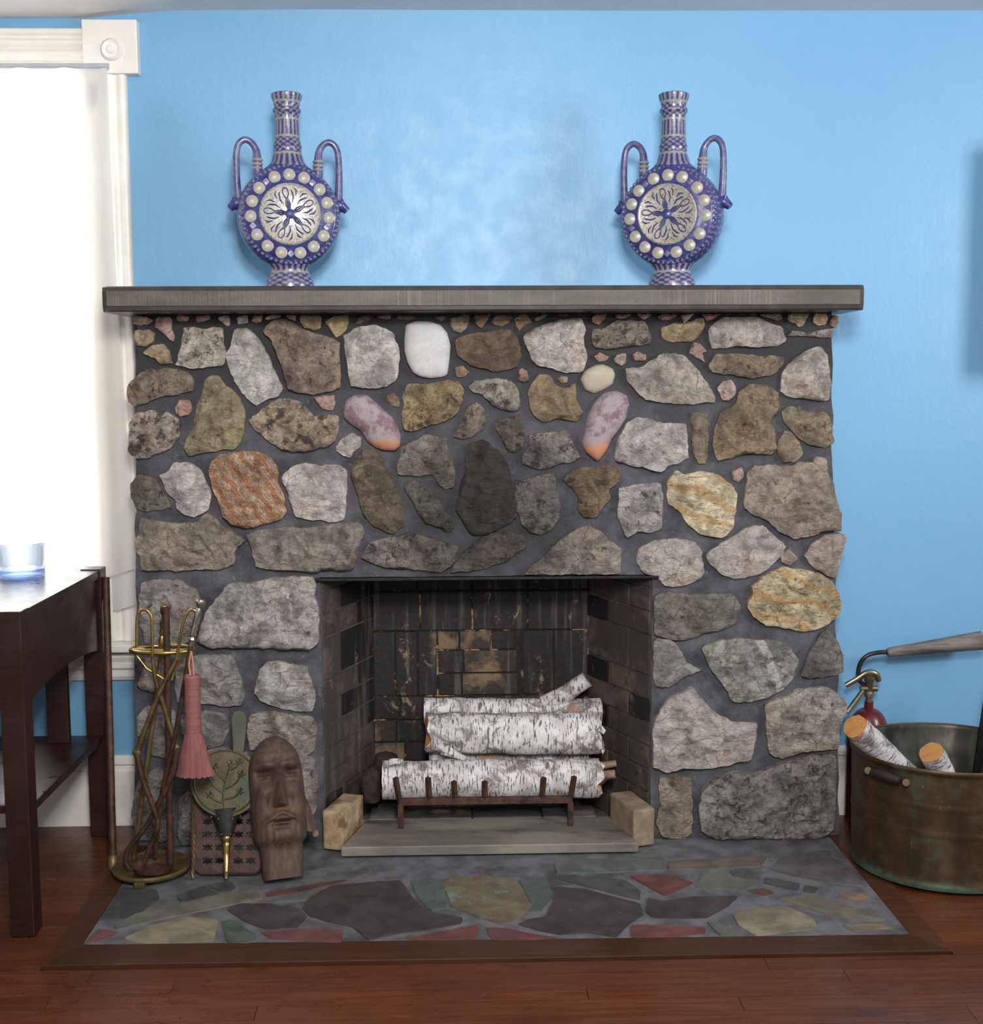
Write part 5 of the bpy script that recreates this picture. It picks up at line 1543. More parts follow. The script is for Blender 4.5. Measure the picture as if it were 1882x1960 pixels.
# ------------------------------------------------------------------ hearth tools
PT = lambda px, py, Y: at(px, py, Y)
def tool_stand():
    b = fl(291, 1672, HZ)
    e = empty('tool_stand', b, 'round based fireplace tool stand with dark post and brass ring, left of the hearth', 'tool stand')
    m = MB()
    Rr = 0.098
    z0 = 0.017
    m.lathe([(Rr * 0.86, z0), (Rr, z0 + 0.004), (Rr * 1.02, z0 + 0.010), (Rr * 0.97, z0 + 0.015), (Rr * 0.9, z0 + 0.011), (0.03, z0 + 0.009), (0.0, z0 + 0.010)], (b.x, b.y, 0), 48)
    m.build('base', MAT['dull_brass'], e, True)
    for a in (-95, 25, 145):
        m = MB(); x, y = b.x + math.cos(R(a)) * Rr * 0.9, b.y + math.sin(R(a)) * Rr * 0.9
        m.box((x - 0.014, y - 0.014, 0.0068), (x + 0.014, y + 0.014, z0 + 0.006), 0, 0.004)
        m.build('foot', MAT['dull_brass'], e)
    Yp = b.y - 0.028
    p0, p1 = at(326, 1652, Yp), at(318, 1162, Yp)
    p0.z = z0 + 0.008
    m = MB(); m.tube([p0, p1], 0.0088, 12); m.build('post', MAT['dark_rust'], e, True)
    # brass ring of the holder
    zr = at(310, 1243, b.y).z
    cx = at(310, 1243, b.y).x
    m = MB()
    pts = [Vector((cx + 0.078 * math.cos(t), b.y + 0.045 * math.sin(t), zr)) for t in np.linspace(0, 2 * math.pi, 40)]
    m.tube(pts, 0.0055, 8)
    m.tube([(cx - 0.078, b.y, zr), (p1.x + 0.0, Yp + 0.008, zr - 0.0), (cx + 0.078, b.y, zr)], 0.0045, 8)
    m.build('ring', MAT['brass'], e, True)
    m = MB()
    for s_ in (-1, 1):
        m.tube([(cx + s_ * 0.066, b.y - 0.012, zr - 0.004), (cx + s_ * 0.035, b.y - 0.016, zr - 0.045), (p1.x + s_ * 0.006, Yp + 0.006, zr - 0.075)], 0.004, 8)
    m.build('bracket', MAT['brass'], e, True)
    return b, zr
SB, SZR = tool_stand()

def tongs():
    Y = SB.y - 0.055
    e = empty('fire_tongs', at(290, 1650, Y), 'brass fire tongs with two loop handles and iron jaws hung on the tool stand', 'tongs')
    for k, (loop, arm, jaw, yo) in enumerate((
        ([(292, 1262), (291, 1200), (290, 1182), (284, 1170), (276, 1167), (268, 1170), (263, 1182), (262, 1200), (262, 1238)], [(292, 1262), (299, 1305), (318, 1365), (338, 1432)], [(338, 1432), (330, 1480), (300, 1545), (278, 1585), (248, 1622), (240, 1645), (246, 1662)], 0.0),
        ([(338, 1262), (346, 1215), (353, 1185), (362, 1170), (371, 1167), (376, 1175), (374, 1192), (368, 1240)], [(338, 1262), (312, 1312), (286, 1375), (262, 1440)], [(262, 1440), (270, 1480), (291, 1540), (302, 1580), (285, 1625), (276, 1650)], -0.017))):
        yy = Y + yo
        m = MB(); pts = spline([PT(a, b_, yy) for a, b_ in loop], 6); m.tube(pts, 0.0038, 10); m.build('loop_handle', MAT['brass'], e, True)
        m = MB(); pts = spline([PT(a, b_, yy) for a, b_ in arm], 6); m.tube(pts, lerp_list([0.0045, 0.0062, 0.0075], len(pts)), 10); m.build('arm', MAT['dull_brass'], e, True)
        m = MB(); pts = spline([PT(a, b_, yy) for a, b_ in jaw], 6); m.tube(pts, lerp_list([0.0082, 0.0072, 0.0065, 0.006], len(pts)), 10); m.build('jaw', MAT['dark_rust'], e, True)
        m = MB(); p = PT(*arm[-1], yy); m.lathe([(0.004, -0.008), (0.0105, -0.005), (0.0105, 0.005), (0.004, 0.008)], p, 14, (0, 1, 0)); m.build('joint', MAT['dull_brass'], e, True)
    m = MB(); m.lathe([(0.004, -0.012), (0.007, -0.008), (0.007, 0.006), (0.004, 0.010)], PT(309, 1318, Y - 0.008), 14, (0, 1, 0)); m.build('pivot', MAT['dull_brass'], e, True)
tongs()

def turned(p0, p1, prof):
    p0, p1 = Vector(p0), Vector(p1); d = p1 - p0
    m = MB(); m.lathe([(r, t * d.length) for r, t in prof], p0, 20, d.normalized())
    return m
def poker():
    Y = SB.y + 0.032
    e = empty('poker', at(258, 1650, Y), 'poker with ball-topped brass handle and long brass-coloured rod on the tool stand', 'poker')
    turned(PT(308, 1250, Y), PT(315, 1156, Y), [(0.006, 0), (0.0075, .03), (0.0075, .32), (0.005, .36), (0.008, .42), (0.005, .5), (0.0085, .58), (0.0045, .70), (0.004, .76), (0.0085, .82), (0.0105, .90), (0.0085, .97), (0.0, 1.0)]).build('handle', MAT['brass'], e, True)
    p = PT(256, 1650, Y); p.z = max(p.z, 0.034)
    m = MB(); m.tube([PT(308, 1252, Y), PT(300, 1330, Y), p], [0.0055, 0.0068, 0.0068], 10); m.build('rod', MAT['dull_brass'], e, True)
poker()
def shovel():
    Y = SB.y - 0.088
    e = empty('ash_shovel', at(292, 1660, Y), 'ash shovel with turned nickel handle and rusty pan resting on the stand base', 'shovel')
    turned(PT(364, 1236, Y), PT(386, 1146, Y), [(0.0055, 0), (0.006, .10), (0.0095, .14), (0.0065, .19), (0.0095, .25), (0.0065, .31), (0.0095, .37), (0.0065, .43), (0.0085, .50), (0.0075, .66), (0.006, .76), (0.0045, .80), (0.009, .85), (0.0125, .92), (0.010, .98), (0.0, 1.0)]).build('handle', MAT['nickel'], e, True)
    pts = spline([PT(365, 1236, Y), PT(353, 1310, Y + 0.01), PT(336, 1405, Y + 0.02), PT(312, 1510, Y + 0.035), PT(300, 1600, Y + 0.05), PT(297, 1640, Y + 0.06)], 6)
    m = MB(); m.tube(pts, 0.0062, 10); m.build('rod', MAT['dark_rust'], e, True)
    # shallow pan lying on the base
    a = fl(292, 1668, 0.036)
    m = MB(); rings = []
    for r, dz in ((0.0, 0.006), (0.5, 0.004), (0.85, 0.006), (1.0, 0.016), (1.02, 0.016), (0.87, 0.002), (0.5, 0.0), (0.0, 0.001)):
        rings.append([(a.x + math.cos(t) * 0.050 * r, a.y + 0.004 + math.sin(t) * (0.036 if math.sin(t) < 0 else 0.05) * r, 0.0335 + dz) for t in np.linspace(0, 2 * math.pi, 33)[:-1]])
    m.ring_strip(rings); m.build('pan', MAT['rust'], e, True)
shovel()

def iron_rod():
    a = fl(217, 1668, 0.0045); a.z = 0.012
    b = at(203, 1106, -0.086)
    m = MB(); pts = [a, a.lerp(b, 0.5), b]
    m.tube(pts, 0.0095, 14)
    e = empty('iron_rod', Vector((a.x, a.y, 0.004)), 'tall rusty rod leaning beside the window, between table leg and tool stand', 'rod')
    m.build('shaft', MAT['dark_rust'], e, True)
    m = MB(); d = (b - a).normalized(); m.lathe([(0.009, -0.004), (0.0125, 0.0), (0.0125, 0.03), (0.0098, 0.034)], a, 16, d); m.build('ferrule', MAT['dull_brass'], e, True)
iron_rod()

def broom():
    Y = SB.y - 0.118
    e = empty('hearth_broom', at(372, 1480, Y), 'pink hearth broom hanging by a cord from the tool stand', 'broom')
    t, b = PT(368, 1292, Y), PT(370, 1404, Y)
    ax = (t - b).normalized()
    L = (t - b).length
    m = MB(); m.lathe([(0.0195, 0), (0.0205, .2 * L), (0.0195, .28 * L), (0.0195, .9 * L), (0.0205, .95 * L), (0.0175, L)], b, 24, ax); m.build('bound_handle', MAT['pink_wrap'], e, True)
    m = MB(); rings = []
    n = 40
    for v in np.linspace(0, 1, 14):
        py = 1402 + 82 * v
        cx = 370 + 4 * v
        hw = (15 + 19 * v ** 0.8 + (1.5 * v if v > .9 else 0)) * 0.00130
        c = PT(cx, py, Y)
        ring = []
        for k in range(n):
            a = 2 * math.pi * k / n
            w_ = 1 + 0.03 * v * math.sin(k * 7.3) + 0.015 * math.sin(k * 3.1 + v * 5)
            zz = 0.002 * v * math.sin(k * 2.7) if v > 0.99 else 0
            ring.append(c + Vector((math.cos(a) * hw * w_, math.sin(a) * (0.019 + 0.006 * v) * w_, zz)))
        rings.append(ring)
    m.ring_strip(rings, True, 0, (True, True)); m.build('bristles', MAT['pink_straw'], e, True)
    m = MB(); q = PT(366, 1246, Y + 0.022)
    for s_ in (-1, 1):
        m.tube(spline([q, PT(366 + s_ * 4, 1272, Y + 0.008), PT(368 + s_ * 3, 1296, Y)], 5), 0.0022, 6)
    m.build('cord', MAT['cord'], e, True)
broom()

def twisted_rod():
    m = MB(); pts0 = [PT(377, 1478, -0.312), PT(368, 1655, -0.437)]
    pts0[1].z = 0.009
    N_ = 60
    for ph in (0, math.pi):
        pts = []
        for i in range(N_):
            t = i / (N_ - 1); p = pts0[0].lerp(pts0[1], t)
            a = t * 50 + ph
            pts.append(p + Vector((math.cos(a) * 0.0024, math.sin(a) * 0.0024, 0)))
        m.tube(pts, 0.0026, 6)
    o = m.build('twisted_rod', MAT['dull_brass'], None, True)
    tag(o, 'thin twisted brass rod standing at the left edge of the cast-iron trivet', 'rod')
twisted_rod()

PL_T = Plane(-0.425, -0.30, 0.30)
def trivet():
    px = [(370, 1668), (367, 1640), (368, 1560), (372, 1502), (380, 1494), (490, 1494), (498, 1502), (502, 1560), (503, 1655), (498, 1672), (488, 1680), (384, 1680)]
    holes = []
    def cross(cx, cy, r=9.5, w_=3.2):
        a = [(w_, w_ + 0.3), (r * .8, r * .55), (r, w_), (r * .62, 0), (r, -w_), (r * .8, -r * .55), (w_, -w_ - 0.3), (r * .3, -r * .8), (0, -r * .5), (-r * .3, -r * .8), (-w_, -w_ - 0.3), (-r * .8, -r * .55), (-r, -w_), (-r * .62, 0), (-r, w_), (-r * .8, r * .55), (-w_, w_ + 0.3), (-r * .3, r * .8), (0, r * .5), (r * .3, r * .8)]
        return [(cx + x, cy + y) for x, y in a]
    for r in range(7):
        for cx in (397, 421, 456, 480):
            holes.append(cross(cx, 1655 - r * 25))
    off = 0.0
    m = plate(px, holes, lambda x, y: PL_T.at(x, y), 0.009, PL_T.n)
    lift = 0.0085 - min(v.z for v in m.v)
    m.v = [v + PL_T.v * max(lift, 0) for v in m.v]
    o = m.build('iron_trivet', MAT['trivet'], None)
    # raised rim
    r = MB(); pts = [PL_T.at(a, b, 0.002) + PL_T.v * max(lift, 0) for a, b in px]; r.tube(pts + [pts[0]], 0.0035, 6)
    r.build('rim', MAT['trivet'], o, True)
    tag(o, 'brown cast-iron trivet pierced with rows of crosses, leaning behind the bellows', 'trivet')
trivet()

PL_B = Plane(-0.468, -0.268, 0.48)
def bellows():
    tip = PL_B.at(433, 1681)
    e = empty('bellows', Vector((tip.x, tip.y, 0)), 'fireplace bellows with round embossed brass board, green handle and brass nozzle', 'bellows')
    c = (432, 1497); Rr = 67
    outl = []
    for t in np.linspace(R(-72), R(252), 46):
        outl.append((c[0] + math.cos(t) * Rr * (0.98 if t < R(90) else 1.0), c[1] - math.sin(t) * Rr * -1))
    board = [(c[0] + math.cos(t) * Rr, c[1] + math.sin(t) * Rr) for t in np.linspace(R(-62), R(242), 48)]
    board = board[:]
    for nm, off in (('front_board', 0.020), ('back_board', -0.012)):
        m = plate(board, [], lambda x, y, o_=off: PL_B.at(x, y, o_), 0.009, PL_B.n)
        m.build(nm, MAT['bellows'], e)
    hd = [(447, 1440), (445, 1400), (444, 1372), (449, 1363), (458, 1360), (467, 1363), (472, 1373), (470, 1400), (466, 1440), (470, 1452), (440, 1452)]
    m = plate(hd, [], lambda x, y: PL_B.at(x, y, 0.021), 0.014, PL_B.n); m.build('handle', MAT['bellows_handle'], e)
    m = MB(); rr = [(c[0] + math.cos(t) * (Rr - 5), c[1] + math.sin(t) * (Rr - 5)) for t in np.linspace(0, 2 * math.pi, 48)[:-1]]
    m.ring_strip([[PL_B.at(x, y, 0.011) for x, y in rr], [PL_B.at(x, y, -0.012) for x, y in rr]], True, 0, (True, True)); m.build('gusset', MAT['leather'], e, True)
    # embossed rim and flowers
    m = MB(); rim = [PL_B.at(c[0] + math.cos(t) * (Rr - 7), c[1] + math.sin(t) * (Rr - 7), 0.0205) for t in np.linspace(0, 2 * math.pi, 60)]
    m.tube(rim, 0.0026, 6)
    for (pts, w_) in (([(430, 1548), (428, 1520), (434, 1490), (442, 1462)], 2.2), ([(430, 1520), (412, 1506), (402, 1490)], 2), ([(431, 1510), (450, 1500), (462, 1482)], 2), ([(432, 1495), (418, 1482), (412, 1468)], 1.8),
                      ([(430, 1530), (448, 1526), (460, 1515)], 1.8), ([(428, 1536), (412, 1532), (402, 1522)], 1.8), ([(438, 1475), (452, 1468), (458, 1458)], 1.6)):
        s3 = spline([PL_B.at(a, b, 0.021) for a, b in pts], 4); m.tube(s3, 0.0014 * w_, 6)
        end = s3[-1]
        for q in range(5):
            a = q * 2 * math.pi / 5
            d = Vector((math.cos(a) * 0.008, 0, math.sin(a) * 0.008)); m.tube([end + d * 0.3, end + d, end + d * 1.5], [0.002, 0.0034, 0.001], 6)
    m.build('embossed_flowers', MAT['bellows'], e, True)
    # black leather throat and studs
    top = [(405, 1556), (460, 1556)]; a, b = PL_B.at(432, 1556, 0.004), PL_B.at(434, 1606, 0.004)
    m = MB(); ax = (b - a)
    m.lathe([(0.040, -0.01), (0.036, 0.0), (0.020, ax.length * 0.7), (0.0105, ax.length)], a, 24, ax.normalized(), 0, 1.0, 0.62); m.build('leather_throat', MAT['leather'], e, True)
    m = MB()
    for (x, y) in ((405, 1563), (418, 1567), (445, 1567), (460, 1562), (424, 1597), (441, 1597)):
        m.lathe([(0.0022, 0), (0.0018, 0.002), (0, 0.003)], PL_B.at(x, y, 0.026), 8, PL_B.n)
    m.build('studs', MAT['nickel'], e, True)
    t0, t1 = PL_B.at(434, 1602, 0.004), PL_B.at(433, 1682, 0.004)
    t1.z = max(t1.z, 0.009)
    turned(t0, t1, [(0.0125, 0), (0.013, .06), (0.0085, .12), (0.011, .18), (0.0085, .24), (0.0095, .32), (0.0075, .36), (0.0085, .45), (0.006, .80), (0.0075, .84), (0.0055, .88), (0.0050, 1.0)]).build('nozzle', MAT['brass'], e, True)
bellows()

def carved_head():
    """long bearded wooden head leaning against the stones"""
    U = 0.224 * 1.03                                             # metres per local unit
    prof_z = [0.0, 0.10, 0.25, 0.36, 0.42, 0.55, 0.70, 0.95, 1.20, 1.34, 1.44, 1.51, 1.55, 1.565]
    prof_w = [0.215, 0.225, 0.232, 0.238, 0.285, 0.300, 0.302, 0.303, 0.296, 0.265, 0.212, 0.142, 0.075, 0.0]
    prof_d = [0.17, 0.18, 0.19, 0.20, 0.235, 0.255, 0.26, 0.27, 0.27, 0.245, 0.20, 0.14, 0.07, 0.0]
    def g(x, c, s): return math.exp(-((x - c) / s) ** 2)
    def feat(x, z):
        d = 0.0
        for s_ in (-1, 1):
            xe = x - s_ * 0.145
            d -= 0.175 * g(xe, 0, 0.088) * g(z, 1.150, 0.030 if z > 1.150 else 0.110)        # sockets
            d += 0.085 * g(xe, 0, 0.055) * g(z, 1.090, 0.036)        # eyeballs
            d -= 0.035 * g(xe, 0, 0.055) * g(z, 1.086, 0.010)        # closed lid line
            d += 0.030 * g(xe, 0, 0.10) * g(z, 1.235 - 0.9 * xe * xe, 0.028)   # brows
            d += 0.030 * g(xe, 0.02 * s_, 0.09) * g(z, 0.93, 0.10)   # cheekbones
            d -= 0.055 * g(x, s_ * 0.095, 0.050) * g(z, 0.82, 0.10)  # furrow beside the nose
            # moustache sweeping down
            zc = 0.70 - 0.42 * abs(x) - 0.6 * x * x
            if s_ * x >= 0: d += 0.055 * g(z, zc, 0.030) * (1 / (1 + math.exp((abs(x) - 0.22) * 40)))
        w_ = 0.030 + 0.030 * max(0.0, min(1.0, (1.22 - z) / 0.42))
        if 0.78 < z < 1.30:
            k = max(0.0, min(1.0, (1.30 - z) / 0.10))
            d += k * (0.070 + 0.110 * max(0.0, (1.22 - z) / 0.42)) * g(x, 0, w_)
        elif z <= 0.78:
            d += 0.180 * g(x, 0, w_) * math.exp(-((0.78 - z) / 0.020) ** 2)
        d += 0.036 * g(x, 0, 0.09) * g(z, 0.632, 0.016) + 0.042 * g(x, 0, 0.075) * g(z, 0.585, 0.018)
        d -= 0.050 * g(x, 0, 0.12) * g(z, 0.608 - 0.35 * x * x, 0.011)
        d -= 0.020 * g(x, 0, 0.09) * g(z, 0.545, 0.020)
        d += 0.050 * g(x, 0, 0.17) * g(z, 0.46, 0.07)                # beard mass
        d -= 0.050 * g(x, 0, 0.30) * (1 / (1 + math.exp((z - 0.345) * 60))) # cut-in under the beard
        if z > 0.35: d += 0.006 * math.sin(x * 90 + 6 * z) * (1 / (1 + math.exp((z - 0.57) * 40))) * (1 if z < 0.6 else 0)
        return d
    NZ, NA = 170, 120
    m = MB(); rings = []
    for i in range(NZ + 1):
        z = 1.565 * (i / NZ)
        wv = np.interp(z, prof_z, prof_w); dv = np.interp(z, prof_z, prof_d)
        wv, dv = max(wv, 0.0005), max(dv, 0.0005)
        ring = []
        for k in range(NA):
            a = 2 * math.pi * k / NA
            ca, sa = math.cos(a), math.sin(a)
            ex = 0.86
            x = wv * math.copysign(abs(ca) ** ex, ca); y = -dv * math.copysign(abs(sa) ** ex, sa) if sa > 0 else 0.55 * dv * abs(sa) ** 0.5
            if sa > 0:
                y -= feat(x, z) * sa ** 0.6
            n_ = 0.006 * noise.noise(Vector((x * 9, y * 9, z * 5)))
            ring.append(Vector((x * (1 + n_), y + n_, z)))
        rings.append(ring)
    m.ring_strip(rings, True, 0, (True, True))
    yaw, tilt, lean = R(15), R(-6.5), R(-22)
    M = Matrix.Rotation(lean, 4, 'X') @ Matrix.Rotation(tilt, 4, 'Y') @ Matrix.Rotation(yaw, 4, 'Z') @ Matrix.Scale(U, 4)
    base = fl(539, 1704, HZ)
    pts = [M @ v for v in m.v]
    zmin = min(p.z for p in pts)
    off = Vector((base.x, base.y + 0.045, 0.0095 - zmin))
    m.v = [p + off for p in pts]
    o = m.build('carved_head', MAT['carved'], None, True, angle=60)
    tag(o, 'carved dark wooden head of a bearded man leaning at the left of the opening', 'carving')
    # hair lock board at the right with its peg
    q = MB()
    loc = [Vector((0.235, 0.03, 1.00)), Vector((0.275, 0.00, 0.98)), Vector((0.405, 0.00, 0.56)), Vector((0.405, 0.00, 0.47)), Vector((0.36, 0.03, 0.46)), Vector((0.24, 0.03, 0.50))]
    q.ring_strip([[M @ v + off for v in loc], [M @ (v + Vector((0, 0.10, 0))) + off for v in loc]], True, 0, (True, True))
    q.build('side_lock', MAT['carved'], o)
    q = MB(); c = M @ Vector((0.385, -0.02, 0.43)) + off
    q.lathe([(0.0085, 0.010), (0.0085, -0.004), (0.005, -0.008), (0, -0.008)], c, 14, (0, 1, 0)); q.build('peg', MAT['branch_stub'], o, True)
carved_head()

# ------------------------------------------------------------------ right side: extinguisher and copper boiler
def extinguisher():
    Y = -0.088
    cx = at(1662, 1400, Y).x
    e = empty('fire_extinguisher', (cx, Y, 0.0), 'old red fire extinguisher with long grey horn, standing behind the copper boiler', 'fire extinguisher')
    zn = at(1662, 1342, Y).z; zs = at(1662, 1412, Y).z
    Rr = 0.0595
    z0 = 0.0075
    m = MB()
    prof = [(0.0, z0 + 0.002), (Rr * 0.85, z0), (Rr, z0 + 0.012), (Rr, zs - 0.01)]
    for t in np.linspace(0.1, 1, 9): prof.append((0.013 + (Rr - 0.013) * math.cos(t * math.pi / 2) ** 0.9, zs - 0.01 + (zn - 0.022 - zs + 0.01) * math.sin(t * math.pi / 2)))
    prof += [(0.0125, zn), (0.0, zn)]
    m.lathe(prof, (cx, Y, 0), 40); m.build('cylinder', MAT['red_paint'], e, True, angle=35)
    def P(px, py, dy=0): return at(px, py, Y + dy)
    m = MB(); m.lathe([(0.010, zn - 0.001), (0.010, zn + 0.012), (0.0145, zn + 0.014), (0.0145, zn + 0.024), (0.010, zn + 0.03), (0.0115, zn + 0.055), (0.015, zn + 0.06), (0.015, zn + 0.072), (0.0, zn + 0.074)], (cx, Y, 0), 20)
    p = P(1662, 1318); m.tube([p + Vector((-0.022, 0, 0)), p + Vector((0.026, 0, 0))], [0.009, 0.009], 12)
    m.build('valve', MAT['valve'], e, True, angle=35)
    m = MB(); pts = spline([P(1683, 1304, -0.004), P(1676, 1290, -0.004), P(1660, 1288, -0.004), P(1640, 1300, -0.004), P(1619, 1312, -0.004)], 5)
    m.tube(pts, lerp_list([0.008, 0.010, 0.0095, 0.0085, 0.0078], len(pts)), 10, 0, True, 0.8); m.build('lever', MAT['valve'], e, True)
    m = MB(); pts = [P(1652, 1322, -0.01), P(1636, 1344, -0.02), P(1621, 1364, -0.03)]; m.tube(pts, [0.007, 0.0075, 0.0065], 8); m.build('carrying_handle', MAT['valve'], e, True)
    m = MB(); pts = spline([P(1660, 1312, 0.012), P(1646, 1304, 0.012), P(1643, 1288, 0.010), P(1648, 1268, 0.006), P(1662, 1254, 0.002), P(1682, 1249), P(1702, 1248)], 6)
    m.tube(pts, 0.0062, 12); m.build('discharge_pipe', MAT['pipe'], e, True)
    a, b = P(1698, 1249), P(1878, 1226)
    d = (b - a); m = MB()
    m.lathe([(0.010, 0), (0.0135, 0.006), (0.0145, 0.03), (0.0265, d.length - 0.004), (0.0275, d.length), (0.024, d.length), (0.018, d.length - 0.05), (0.0, d.length - 0.06)], a, 28, d.normalized()); m.build('horn', MAT['horn'], e, True)
extinguisher()

BX, BY, BRX, BRY = at(1803, 1600, -0.38).x - 0.001, -0.398, 0.243, 0.226
BZ0 = 0.0085
BZ1 = at(1790, 1484, BY - BRY).z
def boiler():
    e = empty('copper_boiler', (BX, BY, BZ0), 'oval copper wash boiler with green patina holding firewood, at the right of the hearth', 'boiler')
    H = BZ1 - BZ0
    N_ = 72
    def ell(k, r=1.0, z=0.0, inset=0.0):
        a = 2 * math.pi * k / N_
        return (BX + math.cos(a) * (BRX * r - inset), BY + math.sin(a) * (BRY * r - inset), z)
    def shell(prof):
        m = MB(); m.ring_strip([[ell(k, r, z, i) for k in range(N_)] for r, z, i in prof], True, 0)
        return m
    zb1, zb2 = at(1760, 1549, BY - BRY * .9).z, at(1760, 1601, BY - BRY * .9).z
    prof = [(0.02, BZ0 + 0.001, 0), (0.96, BZ0, 0), (0.985, BZ0 + 0.003, 0), (0.992, BZ0 + 0.012, 0), (0.982, BZ0 + 0.016, 0)]
    for z in np.linspace(BZ0 + 0.03, BZ1 - 0.012, 40):
        b = sum(0.008 * math.exp(-((z - q) / 0.0035) ** 2) for q in (zb1, zb2))
        r = 0.975 + 0.020 * (z - BZ0) / H + b
        prof.append((r, z, 0))
    prof += [(1.0, BZ1 - 0.010, 0), (1.014, BZ1 - 0.006, 0), (1.016, BZ1, 0), (1.004, BZ1 + 0.004, 0), (0.992, BZ1, 0)]
    shell(prof).build('outer_wall', MAT['copper'], e, True, angle=50)
    shell([(0.992, BZ1 - 0.001, 0.0005), (0.985, BZ1 - 0.01, 0.0015), (0.985, BZ1 - 0.05, 0.0015), (0.978, BZ1 - 0.055, 0.002), (0.978, BZ1 - 0.085, 0.002), (0.972, BZ1 - 0.09, 0.002), (0.955, BZ0 + 0.012, 0.0035), (0.02, BZ0 + 0.008, 0)]).build('tinned_lining', MAT['tin'], e, True, angle=40)
    # wooden grip on its brackets
    def S(px, py, out):
        best = None
        for k in range(0, 3600):
            a = math.pi + k / 3600 * math.pi
            p = Vector((BX + math.cos(a) * (BRX + out), BY + math.sin(a) * (BRY + out), 0))
            v = p - CAM; x_ = CX + F * v.dot(rt) / v.dot(fw)
            if best is None or abs(x_ - px) < best[0]: best = (abs(x_ - px), p)
        p = best[1]
        q = at(px, py, p.y); return Vector((p.x, p.y, q.z))
    a, b = S(1662, 1478, 0.022), S(1716, 1494, 0.022)
    m = MB(); pts = [a, a.lerp(b, 0.2), a.lerp(b, 0.5), a.lerp(b, 0.8), b]; m.tube(pts, [0.008, 0.0115, 0.0125, 0.0115, 0.008], 14)
    g = m.build('grip', MAT['black_wood'], e, True)
    for px, py in ((1656, 1475), (1728, 1498)):
        i, o_ = S(px, py, -0.002), S(px, py, 0.024)
        m = MB(); m.tube([i, o_], [0.011, 0.009], 10); m.build('handle_bracket', MAT['copper'], e, True)
boiler()
log('birch_log', at(1636, 1391, -0.425), at(1765, 1512, -0.29), 0.0345, 7.7, 'thick birch log with orange cut end poking left over the boiler rim', 'birch logs in the boiler')
log('birch_log', at(1783, 1440, -0.40), at(1868, 1600, -0.30), 0.0325, 9.2, 'short birch log with pale round cut end upright in the boiler middle', 'birch logs in the boiler')
def black_bar():
    e = empty('black_tongs', at(1862, 1560, -0.24), 'black iron fire tongs standing in the copper boiler at the right edge', 'tongs')
    for dx, dy in ((0, 0), (14, 0.03)):
        a, b = at(1858 + dx, 1560, -0.25 + dy), at(1898 + dx * 0.6, 1290, -0.25 + dy)
        m = MB(); t = (b - a).normalized(); sd = Vector((1, 0, 0)); sd = (sd - t * sd.dot(t)).normalized() * 0.011; bk = Vector((0, 0.004, 0))
        m.hexa([a - sd - bk, a + sd - bk, a + sd + bk, a - sd + bk, b - sd - bk, b + sd - bk, b + sd + bk, b - sd + bk], 0.0015)
        m.build('arm', MAT['black_iron'], e)
    a, b = at(1898, 1292, -0.255), at(1906, 1292, -0.215)
    m = MB(); m.tube([a, a + (b - a) * 0.5 + Vector((0, 0, 0.012)), b], 0.007, 10); m.build('spring_bow', MAT['black_iron'], e, True)
black_bar()

# unseen stand-in panel added beyond the right edge to cast the wall's soft shadow
def shadow_caster():
    x0 = at(1948, 500, -0.12).x; z1 = at(1882, 275, -0.06).z; z0 = at(1882, 705, -0.06).z
    e = empty('shadow_panel', (x0 + 0.25, -0.05, z0), 'added dark framed panel out of view, put up to shade the right edge of the blue wall', 'panel')
    m = MB(); t = 0.035; y0, y1 = -0.14, -0.001; x1 = x0 + 0.5
    m.box((x0, y0, z0), (x1, y1, z0 + t), 0, 0.003); m.box((x0, y0, z1 - t), (x1, y1, z1), 0, 0.003)
    m.box((x0, y0, z0 + t), (x0 + t, y1, z1 - t), 0, 0.003); m.box((x1 - t, y0, z0 + t), (x1, y1, z1 - t), 0, 0.003)
    m.build('frame', MAT['dark_frame'], e)
    m = MB(); m.box((x0 + t, -0.05, z0 + t), (x1 - t, -0.001, z1 - t)); m.build('board', MAT['white_paint'], e)
shadow_caster()

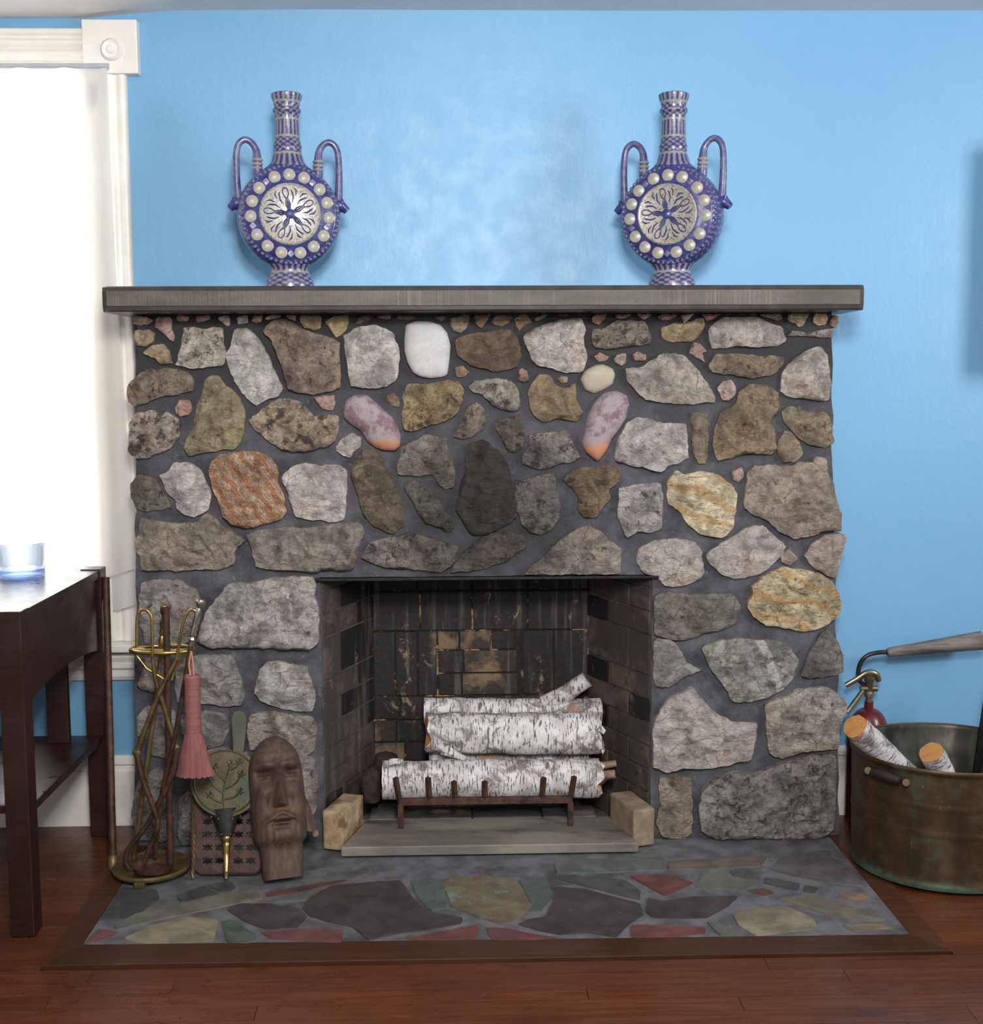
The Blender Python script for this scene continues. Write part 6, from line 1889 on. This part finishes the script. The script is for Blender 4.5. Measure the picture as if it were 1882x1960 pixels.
# ------------------------------------------------------------------ table and glass
def table():
    xr = (fl(208, 1602).x + fl(77, 1792).x) / 2; yN, yF_ = fl(50, 1797).y, fl(180, 1605).y + 0.055; L = 0.055; xl = xr - 1.15
    zt = at(20, 1174, yN).z + 0.0
    e = empty('side_table', ((xr + xl) / 2, (yN + yF_) / 2, 0), 'dark reddish brown wooden table with lower shelf under the bright window', 'table')
    for x in (xr - L, xl):
        for y in (yN, yF_ - L):
            m = MB(); m.box((x, y, 0.004), (x + L, y + L, zt + 0.004), 0, 0.003); m.build('leg', MAT['table_wood'], e)
            g = MB(); g.lathe([(0.022, 0.0005), (0.024, 0.004)], (x + L / 2, y + L / 2, 0), 16); g.build('glide', MAT['nickel'], e, True)
    m = MB(); i = 0.004
    pts = [(xl + L, yN + i), (xr - L, yN + i), (xr - L, yN + L), (xr - i, yN + L), (xr - i, yF_ - L), (xr - L, yF_ - L), (xr - L, yF_ - i), (xl + L, yF_ - i), (xl + L, yF_ - L), (xl + i, yF_ - L), (xl + i, yN + L), (xl + L, yN + L)]
    m.prism([(x, y, zt - 0.022) for x, y in pts], (0, 0, 0.022)); m.build('tabletop', MAT['table_wood'], e)
    def apron(p, q, th, nm):
        p, q = Vector(p), Vector(q)
        d = q - p; m = MB(); rings = []
        for t in np.linspace(0, 1, 25):
            c = p + d * t
            zb = 0.535 + 0.028 * math.sin(math.pi * t) ** 0.7
            th_ = Vector(th)
            rings.append([Vector((c.x, c.y, zb)), Vector((c.x, c.y, zt - 0.023)), Vector((c.x, c.y, zt - 0.023)) + th_, Vector((c.x, c.y, zb)) + th_])
        m.ring_strip(rings, True, 0, (True, True)); m.build(nm, MAT['table_wood'], e)
    apron((xr - 0.010, yN + L, 0), (xr - 0.010, yF_ - L, 0), (-0.02, 0, 0), 'apron')
    apron((xl + 0.010, yN + L, 0), (xl + 0.010, yF_ - L, 0), (0.02, 0, 0), 'apron')
    apron((xl + L, yN + 0.010, 0), (xr - L, yN + 0.010, 0), (0, 0.02, 0), 'apron')
    apron((xl + L, yF_ - 0.010, 0), (xr - L, yF_ - 0.010, 0), (0, -0.02, 0), 'apron')
    zs = at(188, 1407, yF_ - L).z
    m = MB(); m.box((xl + L * 0.5, yN + L + 0.001, zs - 0.02), (xr - 0.012, yF_ - L - 0.001, zs), 0, 0.002); m.build('shelf', MAT['table_wood'], e)
    a, b = at(88, 1300, -0.19).x, at(130, 1300, -0.19).x
    m = MB(); m.box((a, -0.20, zs + 0.0005), (b, -0.18, 0.548), 0, 0.002); m.build('shelf_upright', MAT['table_wood'], e)
    return zt
TZ = table()
def glass():
    p = fl(42, 1104, TZ)
    c = Vector((p.x, p.y, TZ + 0.0008))
    m = MB()
    Rr = 0.062; N_ = 48
    def ring(r, z, fac):
        return [c + Vector((math.cos(2 * math.pi * k / N_) * r * (1 - fac * (1 - abs(math.cos(4 * 2 * math.pi * k / N_)))), math.sin(2 * math.pi * k / N_) * r * (1 - fac * (1 - abs(math.cos(4 * 2 * math.pi * k / N_)))), z)) for k in range(N_)]
    pr = [(0.001, 0.004, 0), (0.045, 0.002, 0), (0.056, 0.0, 0), (0.060, 0.004, .02), (0.061, 0.03, .05), (0.0635, 0.089, .03), (0.0625, 0.092, .02), (0.0605, 0.090, .0), (0.056, 0.034, 0), (0.050, 0.026, 0), (0.02, 0.030, 0), (0.001, 0.031, 0)]
    m.ring_strip([ring(*q) for q in pr])
    o = m.build('glass_tumbler', MAT['glass'], None, True, angle=50)
    q = MB(); q.ring_strip([ring(0.001, 0.005, 0), ring(0.054, 0.003, 0), ring(0.0585, 0.006, .02), ring(0.059, 0.022, .04), ring(0.051, 0.025, 0), ring(0.001, 0.027, 0)])
    q.build('thick_base', MAT['glass_base'], o, True, angle=50)
    tag(o, 'wide clear glass tumbler with thick base on the dark table', 'glass')
glass()
